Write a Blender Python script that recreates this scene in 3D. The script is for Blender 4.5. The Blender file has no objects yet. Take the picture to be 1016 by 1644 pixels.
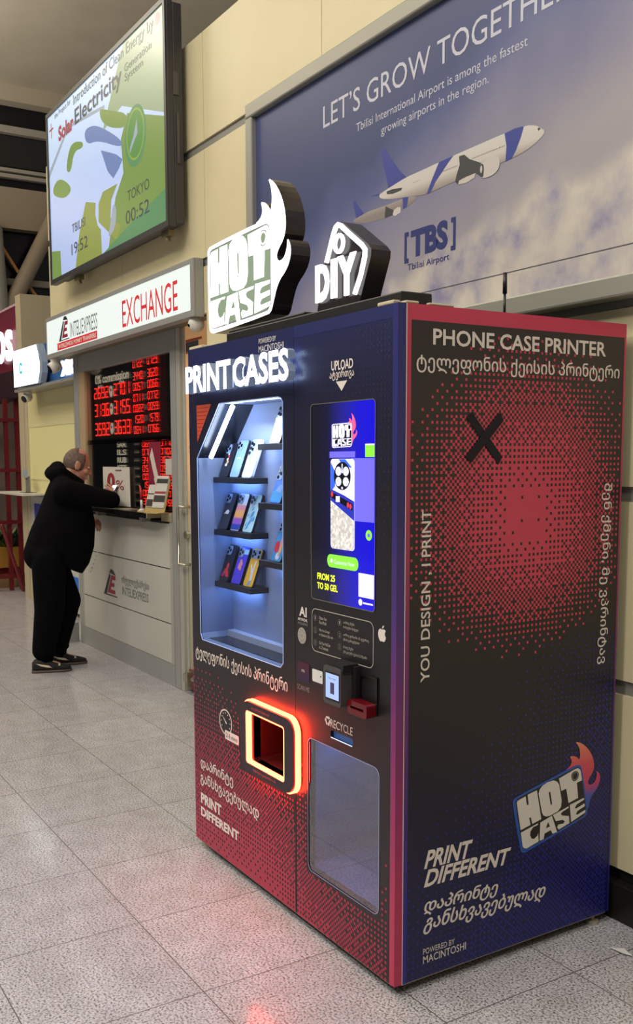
import bpy, bmesh, math, random
from mathutils import Vector, Matrix
from mathutils.geometry import tessellate_polygon

random.seed(7)
SC = bpy.context.scene
COL = SC.collection

# ------------------------------------------------------------------ camera, world, lights
cam_d = bpy.data.cameras.new('camera')
cam = bpy.data.objects.new('camera', cam_d); COL.objects.link(cam)
cam_d.sensor_fit = 'VERTICAL'; cam_d.sensor_height = 36.0
cam_d.lens = 33.657
cam_d.shift_x = 0.03257; cam_d.shift_y = 0.04946
cam_d.clip_start = 0.05
R3 = ((0.514003, 0.857763, -0.006538), (-0.090047, 0.061536, 0.994035), (-0.853049, 0.510348, -0.108868))
M = Matrix.Identity(4)
for i in range(3):
    M[i][0] = R3[0][i]; M[i][1] = R3[1][i]; M[i][2] = -R3[2][i]
M.translation = (2.11666, -1.63698, 1.58239)
cam.matrix_world = M
SC.camera = cam

SC.view_settings.view_transform = 'Standard'
SC.view_settings.look = 'None'
SC.view_settings.exposure = 0.0
SC.view_settings.gamma = 1.0
SC.view_settings.use_curve_mapping = False

wd = bpy.data.worlds.new('hall_ambience'); SC.world = wd
wd.use_nodes = True
wd.node_tree.nodes['Background'].inputs[0].default_value = (0.96, 0.91, 0.84, 1)
wd.node_tree.nodes['Background'].inputs[1].default_value = 0.16

def area(name, loc, size, power, color, rot=(0, 0, 0), sy=None):
    l = bpy.data.lights.new(name, 'AREA'); l.energy = power; l.color = color
    l.shape = 'RECTANGLE'; l.size = size; l.size_y = sy or size
    o = bpy.data.objects.new(name, l); COL.objects.link(o); o.location = loc; o.rotation_euler = rot
    return o

WARM = (1.0, 0.962, 0.905)
for (x, y, p) in ((0.0, -2.9, 122), (-2.6, -3.4, 75), (-5.6, -3.6, 66), (3.6, -2.2, 180), (-10.0, -2.6, 66), (0.6, -5.6, 225), (-4.0, -6.0, 115)):
    area('ceiling_lamp', (x, y, 7.2), 1.3, p, WARM)

area('added_uplight', (-4.0, -5.5, 4.5), 6.0, 460, WARM, (math.pi, 0, 0), 1.0)  # unseen fill lamp, added to brighten the ceiling
area('added_uplight', (-10.5, -2.5, 5.0), 4.0, 720, WARM, (math.pi, 0, 0), 1.0)  # second added fill, for the ceiling at the far left

# ------------------------------------------------------------------ colour / material helpers
def lin(c):
    out = []
    for v in c[:3]:
        v = v / 255.0
        out.append(v / 12.92 if v <= 0.04045 else ((v + 0.055) / 1.055) ** 2.4)
    return tuple(out) + (1.0,)

MATS = {}
def mat(name, rgb, rough=0.5, metal=0.0, emit=0.0, ecol=None, spec=0.5, alpha=None):
    if name in MATS: return MATS[name]
    m = bpy.data.materials.new(name); m.use_nodes = True
    b = m.node_tree.nodes['Principled BSDF']
    b.inputs['Base Color'].default_value = lin(rgb)
    b.inputs['Roughness'].default_value = rough
    b.inputs['Metallic'].default_value = metal
    b.inputs['Specular IOR Level'].default_value = spec
    if emit:
        b.inputs['Emission Color'].default_value = lin(ecol or rgb)
        b.inputs['Emission Strength'].default_value = emit
    MATS[name] = m
    return m

def nodes_mat(name):
    m = bpy.data.materials.new(name); m.use_nodes = True
    MATS[name] = m
    nt = m.node_tree
    return m, nt, nt.nodes['Principled BSDF']

def ramp(nt, stops, interp='LINEAR'):
    r = nt.nodes.new('ShaderNodeValToRGB'); cr = r.color_ramp; cr.interpolation = interp
    while len(cr.elements) < len(stops): cr.elements.new(0.5)
    for e, (p, c) in zip(cr.elements, stops):
        e.position = p; e.color = c if len(c) == 4 else tuple(c) + (1,)
    return r

def coord(nt, axis=None, kind='Object'):
    t = nt.nodes.new('ShaderNodeTexCoord')
    if axis is None: return t.outputs[kind]
    s = nt.nodes.new('ShaderNodeSeparateXYZ'); nt.links.new(t.outputs[kind], s.inputs[0])
    return s.outputs[axis]

def mathn(nt, op, a, b=None, c=None, clamp=False):
    n = nt.nodes.new('ShaderNodeMath'); n.operation = op; n.use_clamp = clamp
    for i, v in enumerate((a, b, c)):
        if v is None: continue
        if isinstance(v, (int, float)): n.inputs[i].default_value = v
        else: nt.links.new(v, n.inputs[i])
    return n.outputs[0]

def maprange(nt, v, a, b):
    n = nt.nodes.new('ShaderNodeMapRange'); nt.links.new(v, n.inputs[0])
    n.inputs[1].default_value = a; n.inputs[2].default_value = b
    return n.outputs[0]

def gradient_mat(name, axis, a, b, stops, rough=0.45, emit=0.0, spec=0.5):
    m, nt, p = nodes_mat(name)
    r = ramp(nt, [(t, lin(c)) for t, c in stops])
    nt.links.new(maprange(nt, coord(nt, axis), a, b), r.inputs[0])
    nt.links.new(r.outputs[0], p.inputs['Base Color'])
    p.inputs['Roughness'].default_value = rough
    p.inputs['Specular IOR Level'].default_value = spec
    if emit:
        nt.links.new(r.outputs[0], p.inputs['Emission Color']); p.inputs['Emission Strength'].default_value = emit
    return m

def noisy_mat(name, c1, c2, scale, rough=0.5, metal=0.0, stretch=(1, 1, 1), detail=4.0):
    m, nt, p = nodes_mat(name)
    mp = nt.nodes.new('ShaderNodeMapping'); mp.inputs['Scale'].default_value = stretch
    nt.links.new(coord(nt), mp.inputs[0])
    n = nt.nodes.new('ShaderNodeTexNoise'); n.inputs['Scale'].default_value = scale; n.inputs['Detail'].default_value = detail
    nt.links.new(mp.outputs[0], n.inputs[0])
    r = ramp(nt, [(0.3, lin(c1)), (0.7, lin(c2))]); nt.links.new(n.outputs[0], r.inputs[0])
    nt.links.new(r.outputs[0], p.inputs['Base Color'])
    p.inputs['Roughness'].default_value = rough; p.inputs['Metallic'].default_value = metal
    return m

def glass_mat(name, tint=(0.9, 0.95, 1.0), refl=0.08, rough=0.02, fres=True):
    m = bpy.data.materials.new(name); m.use_nodes = True; nt = m.node_tree
    nt.nodes.remove(nt.nodes['Principled BSDF'])
    out = nt.nodes['Material Output']
    t = nt.nodes.new('ShaderNodeBsdfTransparent'); t.inputs[0].default_value = tuple(tint) + (1,)
    g = nt.nodes.new('ShaderNodeBsdfGlossy'); g.inputs['Roughness'].default_value = rough
    mx = nt.nodes.new('ShaderNodeMixShader')
    if fres:
        f = nt.nodes.new('ShaderNodeLayerWeight'); f.inputs[0].default_value = 0.25
        k = mathn(nt, 'MULTIPLY_ADD', f.outputs['Fresnel'], 0.6, refl, clamp=True)
        nt.links.new(k, mx.inputs[0])
    else:
        mx.inputs[0].default_value = refl
    nt.links.new(t.outputs[0], mx.inputs[1]); nt.links.new(g.outputs[0], mx.inputs[2])
    nt.links.new(mx.outputs[0], out.inputs[0])
    MATS[name] = m
    return m

# ------------------------------------------------------------------ mesh helpers
ROOT = {}
def thing(name, label, cat, loc=(0, 0, 0), rot=(0, 0, 0), group=None):
    o = bpy.data.objects.new(name, None); COL.objects.link(o)
    o.empty_display_size = 0.1
    o.location = loc; o.rotation_euler = rot
    o['label'] = label; o['category'] = cat
    if group: o['group'] = group
    ROOT[o.name] = Vector(loc)
    return o

def tag(o, label, cat, group=None):
    o['label'] = label; o['category'] = cat
    if group: o['group'] = group
    return o

def FX(y0):                       # plane facing -Y : (a,b,d) -> x=a, z=b, d towards the hall
    return lambda a, b, d=0.0: (a, y0 - d, b)
def SX(x0):                       # plane facing +X : (a,b,d) -> y=a, z=b
    return lambda a, b, d=0.0: (x0 + d, a, b)
def LOCALF(a, b, d=0.0):          # a thing's own front
    return (a, -d, b)

def rrect(x0, x1, z0, z1, r, n=6):
    pts = []
    for cx, cz, a0 in ((x1 - r, z0 + r, -90), (x1 - r, z1 - r, 0), (x0 + r, z1 - r, 90), (x0 + r, z0 + r, 180)):
        for i in range(n + 1):
            a = math.radians(a0 + 90 * i / n); pts.append((cx + r * math.cos(a), cz + r * math.sin(a)))
    return pts
def rect(x0, x1, z0, z1): return [(x0, z0), (x1, z0), (x1, z1), (x0, z1)]
def ellipse(cx, cz, rx, rz, n=28):
    return [(cx + rx * math.cos(2 * math.pi * i / n), cz + rz * math.sin(2 * math.pi * i / n)) for i in range(n)]

def smooth_loop(p, it=2):
    for _ in range(it):
        q = []
        for i in range(len(p)):
            a, b = p[i], p[(i + 1) % len(p)]
            q.append((a[0] * .75 + b[0] * .25, a[1] * .75 + b[1] * .25)); q.append((a[0] * .25 + b[0] * .75, a[1] * .25 + b[1] * .75))
        p = q
    return p

class MB:
    def __init__(s): s.v = []; s.f = []; s.m = []
    def add(s, vs, fs, mi=0):
        o = len(s.v); s.v += [tuple(v) for v in vs]
        for f in fs: s.f.append(tuple(i + o for i in f)); s.m.append(mi)
        return s
    def box(s, x0, x1, y0, y1, z0, z1, mi=0):
        return s.add([(x0, y0, z0), (x1, y0, z0), (x1, y1, z0), (x0, y1, z0), (x0, y0, z1), (x1, y0, z1), (x1, y1, z1), (x0, y1, z1)],
                     [(0, 3, 2, 1), (4, 5, 6, 7), (0, 1, 5, 4), (1, 2, 6, 5), (2, 3, 7, 6), (3, 0, 4, 7)], mi)
    def flat(s, loop, fr, d=0.0, mi=0, holes=()):
        loops = [loop] + list(holes)
        allp = [p for l in loops for p in l]
        tris = tessellate_polygon([[Vector((p[0], p[1], 0)) for p in l] for l in loops])
        return s.add([fr(p[0], p[1], d) for p in allp], [tuple(t) for t in tris], mi)
    def prism(s, loop, fr, d0, d1, mi=0, holes=(), mside=None):
        loops = [loop] + list(holes)
        allp = [p for l in loops for p in l]; n = len(allp)
        tris = tessellate_polygon([[Vector((p[0], p[1], 0)) for p in l] for l in loops])
        o = len(s.v)
        s.v += [fr(p[0], p[1], d0) for p in allp] + [fr(p[0], p[1], d1) for p in allp]
        for t in tris:
            s.f.append((t[2] + o, t[1] + o, t[0] + o)); s.m.append(mi)
            s.f.append((t[0] + o + n, t[1] + o + n, t[2] + o + n)); s.m.append(mi)
        k = 0
        for l in loops:
            for i in range(len(l)):
                a = o + k + i; b = o + k + (i + 1) % len(l)
                s.f.append((a, b, b + n, a + n)); s.m.append(mi if mside is None else mside)
            k += len(l)
        return s
    def ring(s, c, axis_u, axis_v, r, seg):
        o = len(s.v)
        for i in range(seg):
            a = 2 * math.pi * i / seg
            s.v.append(tuple(c + axis_u * (r * math.cos(a)) + axis_v * (r * math.sin(a))))
        return o
    def cyl(s, p0, p1, r0, r1=None, seg=16, mi=0):
        p0, p1 = Vector(p0), Vector(p1); r1 = r0 if r1 is None else r1
        w = (p1 - p0).normalized(); u = w.orthogonal().normalized(); v = w.cross(u)
        a = s.ring(p0, u, v, r0, seg); b = s.ring(p1, u, v, r1, seg)
        for i in range(seg):
            j = (i + 1) % seg; s.f.append((a + i, a + j, b + j, b + i)); s.m.append(mi)
        s.f.append(tuple(a + i for i in reversed(range(seg)))); s.m.append(mi)
        s.f.append(tuple(b + i for i in range(seg))); s.m.append(mi)
        return s
    def tube(s, pts, r, seg=10, closed=False, mi=0):
        P = [Vector(p) for p in pts]; n = len(P); rings = []
        u = None
        for i in range(n):
            if closed: t = (P[(i + 1) % n] - P[i - 1])
            else: t = P[min(i + 1, n - 1)] - P[max(i - 1, 0)]
            t.normalize()
            if u is None: u = t.orthogonal().normalized()
            else:
                u = (u - t * u.dot(t)).normalized()
            rr = r[i] if isinstance(r, (list, tuple)) else r
            rings.append(s.ring(P[i], u, t.cross(u), rr, seg))
        for k in range(n if closed else n - 1):
            a, b = rings[k], rings[(k + 1) % n]
            for i in range(seg):
                j = (i + 1) % seg; s.f.append((a + i, a + j, b + j, b + i)); s.m.append(mi)
        if not closed:
            s.f.append(tuple(rings[0] + i for i in reversed(range(seg)))); s.m.append(mi)
            s.f.append(tuple(rings[-1] + i for i in range(seg))); s.m.append(mi)
        return s
    def ball(s, c, r, nu=16, nv=10, mi=0, rot=None):
        if isinstance(r, (int, float)): r = (r, r, r)
        c = Vector(c); vs = []
        def pt(x, y, z):
            p = Vector((x * r[0], y * r[1], z * r[2]))
            if rot is not None: p = rot @ p
            return tuple(c + p)
        vs.append(pt(0, 0, -1))
        for j in range(1, nv):
            t = -math.pi / 2 + math.pi * j / nv
            for i in range(nu):
                a = 2 * math.pi * i / nu; vs.append(pt(math.cos(t) * math.cos(a), math.cos(t) * math.sin(a), math.sin(t)))
        vs.append(pt(0, 0, 1)); fs = []
        for i in range(nu):
            k = (i + 1) % nu
            fs.append((0, 1 + k, 1 + i))
            for j in range(nv - 2):
                a = 1 + j * nu; b = a + nu; fs.append((a + i, a + k, b + k, b + i))
            a = 1 + (nv - 2) * nu; fs.append((a + i, a + k, len(vs) - 1))
        return s.add(vs, fs, mi)
    def capsule(s, p0, r0, p1, r1, seg=14, mi=0):
        p0, p1 = Vector(p0), Vector(p1); w = (p1 - p0); L = w.length; w.normalize()
        pts, rs = [], []
        for k in range(5):
            a = math.pi / 2 * (1 - k / 4.0); pts.append(p0 - w * r0 * math.sin(a)); rs.append(max(r0 * math.cos(a), 1e-3))
        for k in range(5):
            a = math.pi / 2 * (k / 4.0); pts.append(p1 + w * r1 * math.sin(a)); rs.append(max(r1 * math.cos(a), 1e-3))
        u = w.orthogonal().normalized(); v = w.cross(u); rings = [s.ring(p, u, v, r, seg) for p, r in zip(pts, rs)]
        for a, b in zip(rings, rings[1:]):
            for i in range(seg):
                j = (i + 1) % seg; s.f.append((a + i, a + j, b + j, b + i)); s.m.append(mi)
        s.f.append(tuple(rings[0] + i for i in reversed(range(seg)))); s.m.append(mi)
        s.f.append(tuple(rings[-1] + i for i in range(seg))); s.m.append(mi)
        return s
    def build(s, name, mats, parent=None, local=False, smooth=False, bevel=0.0, label=None, kind=None, normals=True):
        off = Vector((0, 0, 0))
        loc = Vector((0, 0, 0))
        if parent is not None and not local:
            p = parent
            while p.parent: p = p.parent
            off = ROOT.get(p.name, Vector(p.location))
        elif parent is None and not local:        # origin at the base of the thing
            xs = [v[0] for v in s.v]; ys = [v[1] for v in s.v]; zs = [v[2] for v in s.v]
            off = Vector(((min(xs) + max(xs)) / 2, (min(ys) + max(ys)) / 2, min(zs)))
            if kind == 'structure': off = Vector((0, 0, 0))
            loc = off
        me = bpy.data.meshes.new(name)
        me.from_pydata([tuple(Vector(v) - off) for v in s.v], [], s.f)
        if not isinstance(mats, (list, tuple)): mats = [mats]
        for m in mats: me.materials.append(m)
        if len(mats) > 1: me.polygons.foreach_set('material_index', s.m)
        me.validate()
        if normals:
            bm = bmesh.new(); bm.from_mesh(me); bmesh.ops.recalc_face_normals(bm, faces=bm.faces); bm.to_mesh(me); bm.free()
        if smooth: me.polygons.foreach_set('use_smooth', [True] * len(me.polygons))
        o = bpy.data.objects.new(name, me); COL.objects.link(o)
        o.location = loc
        if parent is not None: o.parent = parent
        else: ROOT[o.name] = Vector(loc)
        if bevel:
            md = o.modifiers.new('edge', 'BEVEL'); md.width = bevel; md.segments = 2; md.limit_method = 'ANGLE'; md.angle_limit = math.radians(40)
        if label: o['label'] = label
        if kind: o['kind'] = kind
        return o

def text_mesh(body, bold=0.0, extrude=0.0, shear=0.0, spacing=1.0, embolden=0.0, res=3):
    """glyph mesh normalised to the unit box of its own ink"""
    c = bpy.data.curves.new('t', 'FONT'); c.body = body; c.size = 1.0; c.offset = bold; c.resolution_u = res
    c.space_character = spacing; c.shear = shear; c.align_x = 'LEFT'
    c.extrude = extrude
    o = bpy.data.objects.new('t', c); COL.objects.link(o)
    dg = bpy.context.evaluated_depsgraph_get(); dg.update()
    me = bpy.data.meshes.new_from_object(o.evaluated_get(dg))
    vs = [tuple(v.co) for v in me.vertices]; fs = [tuple(p.vertices) for p in me.polygons]
    bpy.data.objects.remove(o); bpy.data.curves.remove(c); bpy.data.meshes.remove(me)
    if embolden:
        n = len(vs); V, Fc = [], []
        for k, (dx, dy) in enumerate(((-1, 0), (1, 0), (0, -.7), (0, .7))):
            V += [(v[0] + dx * embolden, v[1] + dy * embolden, v[2] + k * 1e-4) for v in vs]; Fc += [tuple(i + k * n for i in f) for f in fs]
        vs, fs = V, Fc
    x0 = min(v[0] for v in vs); x1 = max(v[0] for v in vs); y0 = min(v[1] for v in vs); y1 = max(v[1] for v in vs)
    return [((v[0] - x0) / (x1 - x0), (v[1] - y0) / (y1 - y0), v[2]) for v in vs], fs

def put_text(mb, body, fr, quad, d=0.001, depth=0.0, mi=0, **kw):
    """quad=(x0,x1,z0,z1) or three points O,U,V (origin, end of baseline, top of origin side)"""
    vs, fs = text_mesh(body, extrude=(0.5 if depth else 0.0), **kw)
    if len(quad) == 4:
        O = (quad[0], quad[2]); U = (quad[1] - quad[0], 0); V = (0, quad[3] - quad[2])
    else:
        O = quad[0]; U = (quad[1][0] - O[0], quad[1][1] - O[1]); V = (quad[2][0] - O[0], quad[2][1] - O[1])
    out = []
    for a, b, z in vs:
        dd = d + (z + 0.5) * depth if depth else d + z
        out.append(fr(O[0] + U[0] * a + V[0] * b, O[1] + U[1] * a + V[1] * b, dd))
    mb.add(out, fs, mi)
    return mb

def lettering(body, fr, quad, m, parent, d=0.001, depth=0.0, name='lettering', label=None, **kw):
    mb = MB(); put_text(mb, body, fr, quad, d, depth, **kw)
    return mb.build(name, m, parent, label=label, normals=bool(depth))
# ------------------------------------------------------------------ materials
white_print = mat('white_vinyl_print', (232, 222, 212), 0.5)
grey_print = mat('grey_vinyl_print', (150, 146, 142), 0.5)
black_print = mat('black_vinyl_print', (28, 26, 32), 0.45)
matt_black = mat('matt_black_metal', (22, 21, 24), 0.45)
gloss_black = mat('gloss_black_acrylic', (20, 17, 20), 0.12)
alu = mat('brushed_aluminium', (158, 158, 154), 0.38, 0.2)
alu_light = mat('light_aluminium', (186, 184, 172), 0.42, 0.35)
steel = mat('satin_steel', (190, 186, 172), 0.28, 0.9)
white_plastic = mat('white_plastic', (215, 210, 198), 0.4)
dark_lens = mat('dark_lens', (12, 12, 16), 0.08)

def floor_material():
    m, nt, p = nodes_mat('polished_granite_tiles')
    P = coord(nt)
    sep = nt.nodes.new('ShaderNodeSeparateXYZ'); nt.links.new(P, sep.inputs[0])
    def grid(axis, o, s):
        t = mathn(nt, 'DIVIDE', mathn(nt, 'SUBTRACT', sep.outputs[axis], o), s)
        fr = mathn(nt, 'ABSOLUTE', mathn(nt, 'SUBTRACT', mathn(nt, 'FRACT', mathn(nt, 'ADD', t, 0.5)), 0.5))
        return mathn(nt, 'LESS_THAN', mathn(nt, 'MULTIPLY', fr, s), 0.0018), mathn(nt, 'FLOOR', t)
    gx, cx = grid(0, -1.83, 0.5007); gy, cy = grid(1, 0.05, 0.511)
    g = mathn(nt, 'MAXIMUM', gx, gy)
    # speckle
    v = nt.nodes.new('ShaderNodeTexNoise'); v.inputs['Scale'].default_value = 140; v.inputs['Detail'].default_value = 2.0; v.inputs['Roughness'].default_value = 0.6
    nt.links.new(P, v.inputs[0])
    big = nt.nodes.new('ShaderNodeTexNoise'); big.inputs['Scale'].default_value = 9; big.inputs['Detail'].default_value = 5
    nt.links.new(P, big.inputs[0])
    v2 = nt.nodes.new('ShaderNodeTexVoronoi'); v2.inputs['Scale'].default_value = 120; nt.links.new(P, v2.inputs[0])
    r1 = ramp(nt, [(0.32, lin((74, 71, 72))), (0.41, lin((138, 134, 134))), (0.50, lin((190, 187, 191))), (0.66, lin((212, 209, 215)))])
    nt.links.new(v.outputs[0], r1.inputs[0])
    r2 = ramp(nt, [(0.3, (0.80, 0.79, 0.77, 1)), (0.7, (1, 1, 1, 1))]); nt.links.new(big.outputs[0], r2.inputs[0])
    mul = nt.nodes.new('ShaderNodeMix'); mul.data_type = 'RGBA'; mul.blend_type = 'MULTIPLY'; mul.inputs[0].default_value = 1
    nt.links.new(r1.outputs[0], mul.inputs[6]); nt.links.new(r2.outputs[0], mul.inputs[7])
    # tile to tile tone
    wn = nt.nodes.new('ShaderNodeTexWhiteNoise'); wn.noise_dimensions = '2D'
    cmb = nt.nodes.new('ShaderNodeCombineXYZ'); nt.links.new(cx, cmb.inputs[0]); nt.links.new(cy, cmb.inputs[1]); nt.links.new(cmb.outputs[0], wn.inputs[0])
    tone = mathn(nt, 'MULTIPLY_ADD', wn.outputs[0], 0.10, 0.90)
    mul2 = nt.nodes.new('ShaderNodeMix'); mul2.data_type = 'RGBA'; mul2.blend_type = 'MULTIPLY'; mul2.inputs[0].default_value = 1
    nt.links.new(mul.outputs[2], mul2.inputs[6]); nt.links.new(tone, mul2.inputs[7])
    mx = nt.nodes.new('ShaderNodeMix'); mx.data_type = 'RGBA'; nt.links.new(g, mx.inputs[0])
    nt.links.new(mul2.outputs[2], mx.inputs[6]); mx.inputs[7].default_value = lin((84, 80, 74))
    nt.links.new(mx.outputs[2], p.inputs['Base Color'])
    p.inputs['Roughness'].default_value = 0.42
    p.inputs['Specular IOR Level'].default_value = 0.5
    p.inputs['Coat Weight'].default_value = 0.55; p.inputs['Coat Roughness'].default_value = 0.11
    return m

# ------------------------------------------------------------------ the hall
floor_b = MB().add([(-16, -7, 0), (5, -7, 0), (5, 6, 0), (-16, 6, 0)], [(0, 1, 2, 3)])
floor_b.build('floor', floor_material(), kind='structure')
MB().box(-14.2, 5, -7, 6, 7.5, 7.6).build('ceiling', noisy_mat('ceiling_plaster', (176, 164, 142), (188, 176, 154), 1.2, 0.8), kind='structure')
trim_beige = mat('ceiling_edge_paint', (178, 164, 140), 0.7)
MB().box(-14.15, -13.75, -7, 6, 7.25, 7.5).build('trim_1', trim_beige, kind='structure')

# panelled back wall : upper band over the kiosk plus full height part by the machine
WY = 0.96
wall_m = noisy_mat('cream_wall_panels', (212, 200, 158), (220, 208, 168), 1.6, 0.42)
groove_m = mat('panel_channel_grey', (132, 130, 122), 0.5)
joint_m = mat('panel_joint_backing', (120, 112, 88), 0.7)  # darker slab behind the panels, seen in the joints
joints_z = (0.805, 1.455, 2.085, 2.735, 3.395)
wb = MB()
edges = [0.175] + [z for z in joints_z] + [4.02]
for i in range(len(edges) - 1):
    z0 = edges[i] + (0.025 if i else 0); z1 = edges[i + 1] - (0.025 if i < len(edges) - 2 else 0)
    xs = [-3.09, -1.84, -0.60, 0.62, 1.84, 4.0]
    if z0 > 2.4: xs = [-6.06, -5.62, -4.4, -3.09] + xs[1:]
    elif z1 > 2.45:
        wb.box(-6.06, -3.09, WY, WY + 0.05, 2.44, z1); 
    for a, b in zip(xs, xs[1:]): wb.box(a + 0.002, b - 0.002, WY, WY + 0.05, z0, z1, 0)
for z in joints_z:
    wb.box(-6.06 if z > 2.5 else -3.09, 4.0, WY + 0.012, WY + 0.05, z - 0.026, z + 0.026, 1)
wb.box(-3.09, 4.0, WY + 0.03, WY + 0.16, 0.0, 4.02, 2)
wb.box(-6.06, -3.09, WY + 0.03, WY + 0.16, 2.44, 4.02, 2)
wb.build('wall_back', [wall_m, groove_m, joint_m], kind='structure')
bb = MB().box(-3.09, 4.0, 0.937, WY + 0.03, 0.0, 0.13, 0).box(-3.09, 4.0, WY + 0.02, WY + 0.03, 0.13, 0.175, 1)
bb.build('baseboard_back', [mat('dark_bronze_base', (46, 40, 36), 0.3, 0.5), mat('base_recess', (12, 11, 10), 0.8)], kind='structure', bevel=0.004)

# far end of the hall : dark glazing with pale beams
FXX = -14.0
far = MB()
far.box(FXX - 0.06, FXX, -7, 6, 0, 7.5, 0)
far.build('wall_far', mat('night_glazing', (14, 15, 24), 0.15), kind='structure')
beam = mat('beige_beam', (150, 136, 116), 0.6)
rail_m = mat('grey_rail', (158, 150, 136), 0.5)
t = MB()
def zx(x, z12): return z12
t.box(FXX, FXX + 0.12, -7, 6, 6.80, 6.91, 0)
t.box(FXX, FXX + 0.10, -7, 6, 6.205, 6.26, 0)
t.box(FXX, FXX + 0.10, -7, 6, 6.11, 6.17, 0)
t.build('trim_2', rail_m, kind='structure')
MB().box(FXX, FXX + 0.20, -7, 6, 5.29, 5.93).build('trim_3', beam, kind='structure')
MB().box(FXX, FXX + 0.10, -7, 6, 4.42, 4.52).build('trim_4', rail_m, kind='structure')
dark_panel = mat('dark_spandrel', (30, 28, 28), 0.5)
MB().box(FXX, FXX + 0.03, -7, 6, 6.30, 6.78).build('trim_5', dark_panel, kind='structure')
br = MB().capsule((FXX + 0.3, 3.55, 5.60), 0.13, (FXX + 0.3, 2.40, 3.4), 0.13, 16)
o = br.build('diagonal_roof_brace', beam, smooth=True); tag(o, 'beige diagonal steel brace against the dark glazing at the far end', 'brace')
br = MB().capsule((FXX + 0.35, 2.62, 5.2), 0.15, (FXX + 0.35, 2.70, 3.0), 0.17, 16)
o = br.build('round_column', mat('pale_column', (150, 148, 138), 0.5), smooth=True); tag(o, 'pale round column beside the diagonal brace at the hall end', 'column')
o.location.y -= 0.14
br = MB().tube([(FXX + 0.13, 2.50, 5.30), (FXX + 0.13, 2.61, 5.10), (FXX + 0.13, 2.90, 4.66), (FXX + 0.13, 3.25, 4.21), (FXX + 0.13, 3.7, 3.6)], 0.028, 8)
o = br.build('orange_conduit', mat('orange_lit_conduit', (214, 150, 84), 0.5), smooth=True); tag(o, 'thin orange diagonal tube crossing behind the beige brace', 'tube')

# pillar at the end of the next kiosk
MB().box(-8.84, -8.64, 1.44, 3.2, 0, 3.40).build('trim_6', mat('pillar_paint', (184, 170, 140), 0.6), kind='structure')
# ------------------------------------------------------------------ logo artwork in card coordinates (0..1)
CARD=[(-0.003,0.918),(0.015,0.963),(0.051,0.985),(0.826,1.003),(0.953,0.985),(0.989,0.945),(0.999,0.864),(1.002,0.189),(0.998,0.111),(0.973,0.05),(0.929,0.02),(0.094,-0.015),(0.028,0.004),(0.004,0.076)]
INNER=[(0.036,0.889),(0.050,0.932),(0.098,0.945),(0.902,0.958),(0.947,0.942),(0.975,0.895),(0.981,0.843),(0.980,0.180),(0.972,0.117),(0.948,0.073),(0.908,0.055),(0.118,0.030),(0.060,0.046),(0.036,0.107)]
FLAME=[(0.763,1.000),(0.837,1.031),(0.867,1.075),(0.869,1.128),(0.849,1.198),(0.904,1.174),(0.955,1.117),(0.979,1.054),(0.999,1.114),(1.005,1.218),(0.990,1.309),(0.955,1.400),(1.037,1.329),(1.114,1.194),(1.164,1.048),(1.184,0.899),(1.175,0.796),(1.143,0.717),(1.089,0.660),(1.055,0.602),(1.062,0.550),(1.095,0.524),(1.141,0.530),(1.176,0.568),(1.200,0.643),(1.203,0.721),(1.235,0.661),(1.247,0.575),(1.220,0.472),(1.165,0.396),(1.095,0.339),(1.047,0.260),(1.014,0.161),(0.990,0.100),(0.914,0.343)]
LET = {
'H': [(0.053,0.882),(0.069,0.910),(0.180,0.916),(0.179,0.762),(0.203,0.754),(0.209,0.923),(0.339,0.919),(0.341,0.400),(0.213,0.401),(0.206,0.524),(0.185,0.528),(0.188,0.402),(0.049,0.402)],
'T': [(0.657,0.921),(0.901,0.939),(0.941,0.931),(0.969,0.889),(0.975,0.837),(0.974,0.685),(0.898,0.691),(0.886,0.420),(0.741,0.422),(0.739,0.687),(0.667,0.692)],
'C': [(0.046,0.360),(0.291,0.360),(0.280,0.334),(0.218,0.340),(0.173,0.292),(0.161,0.233),(0.173,0.167),(0.205,0.136),(0.250,0.155),(0.273,0.192),(0.261,0.051),(0.088,0.045),(0.057,0.073),(0.043,0.119)],
'S': [(0.506,0.362),(0.737,0.366),(0.730,0.337),(0.639,0.330),(0.612,0.308),(0.632,0.266),(0.722,0.198),(0.715,0.071),(0.554,0.062),(0.538,0.121),(0.561,0.151),(0.631,0.120),(0.655,0.143),(0.631,0.188),(0.531,0.234)],
'E': [(0.755,0.378),(0.967,0.369),(0.966,0.334),(0.853,0.322),(0.820,0.280),(0.837,0.257),(0.965,0.267),(0.964,0.216),(0.850,0.201),(0.822,0.160),(0.843,0.139),(0.968,0.150),(0.956,0.102),(0.742,0.071)],
}
LO=[(0.355,0.846),(0.378,0.908),(0.425,0.946),(0.498,0.959),(0.583,0.936),(0.625,0.888),(0.649,0.819),(0.653,0.526),(0.630,0.424),(0.581,0.381),(0.475,0.376),(0.414,0.396),(0.379,0.438),(0.363,0.497)]
LOh=[(0.492,0.777),(0.515,0.780),(0.516,0.557),(0.494,0.548)]
LA=[(0.321,0.350),(0.490,0.361),(0.528,0.039),(0.465,0.048),(0.445,0.129),(0.357,0.128),(0.331,0.043),(0.273,0.052)]
LAh=[(0.382,0.203),(0.427,0.291),(0.441,0.198)]
CAMR=[(0.828,0.856),(0.850,0.901),(0.897,0.907),(0.934,0.871),(0.942,0.817),(0.921,0.751),(0.876,0.730),(0.839,0.766)]
CAMI=[(0.851,0.842),(0.866,0.872),(0.896,0.874),(0.916,0.848),(0.920,0.821),(0.905,0.777),(0.876,0.763),(0.855,0.791)]

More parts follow.
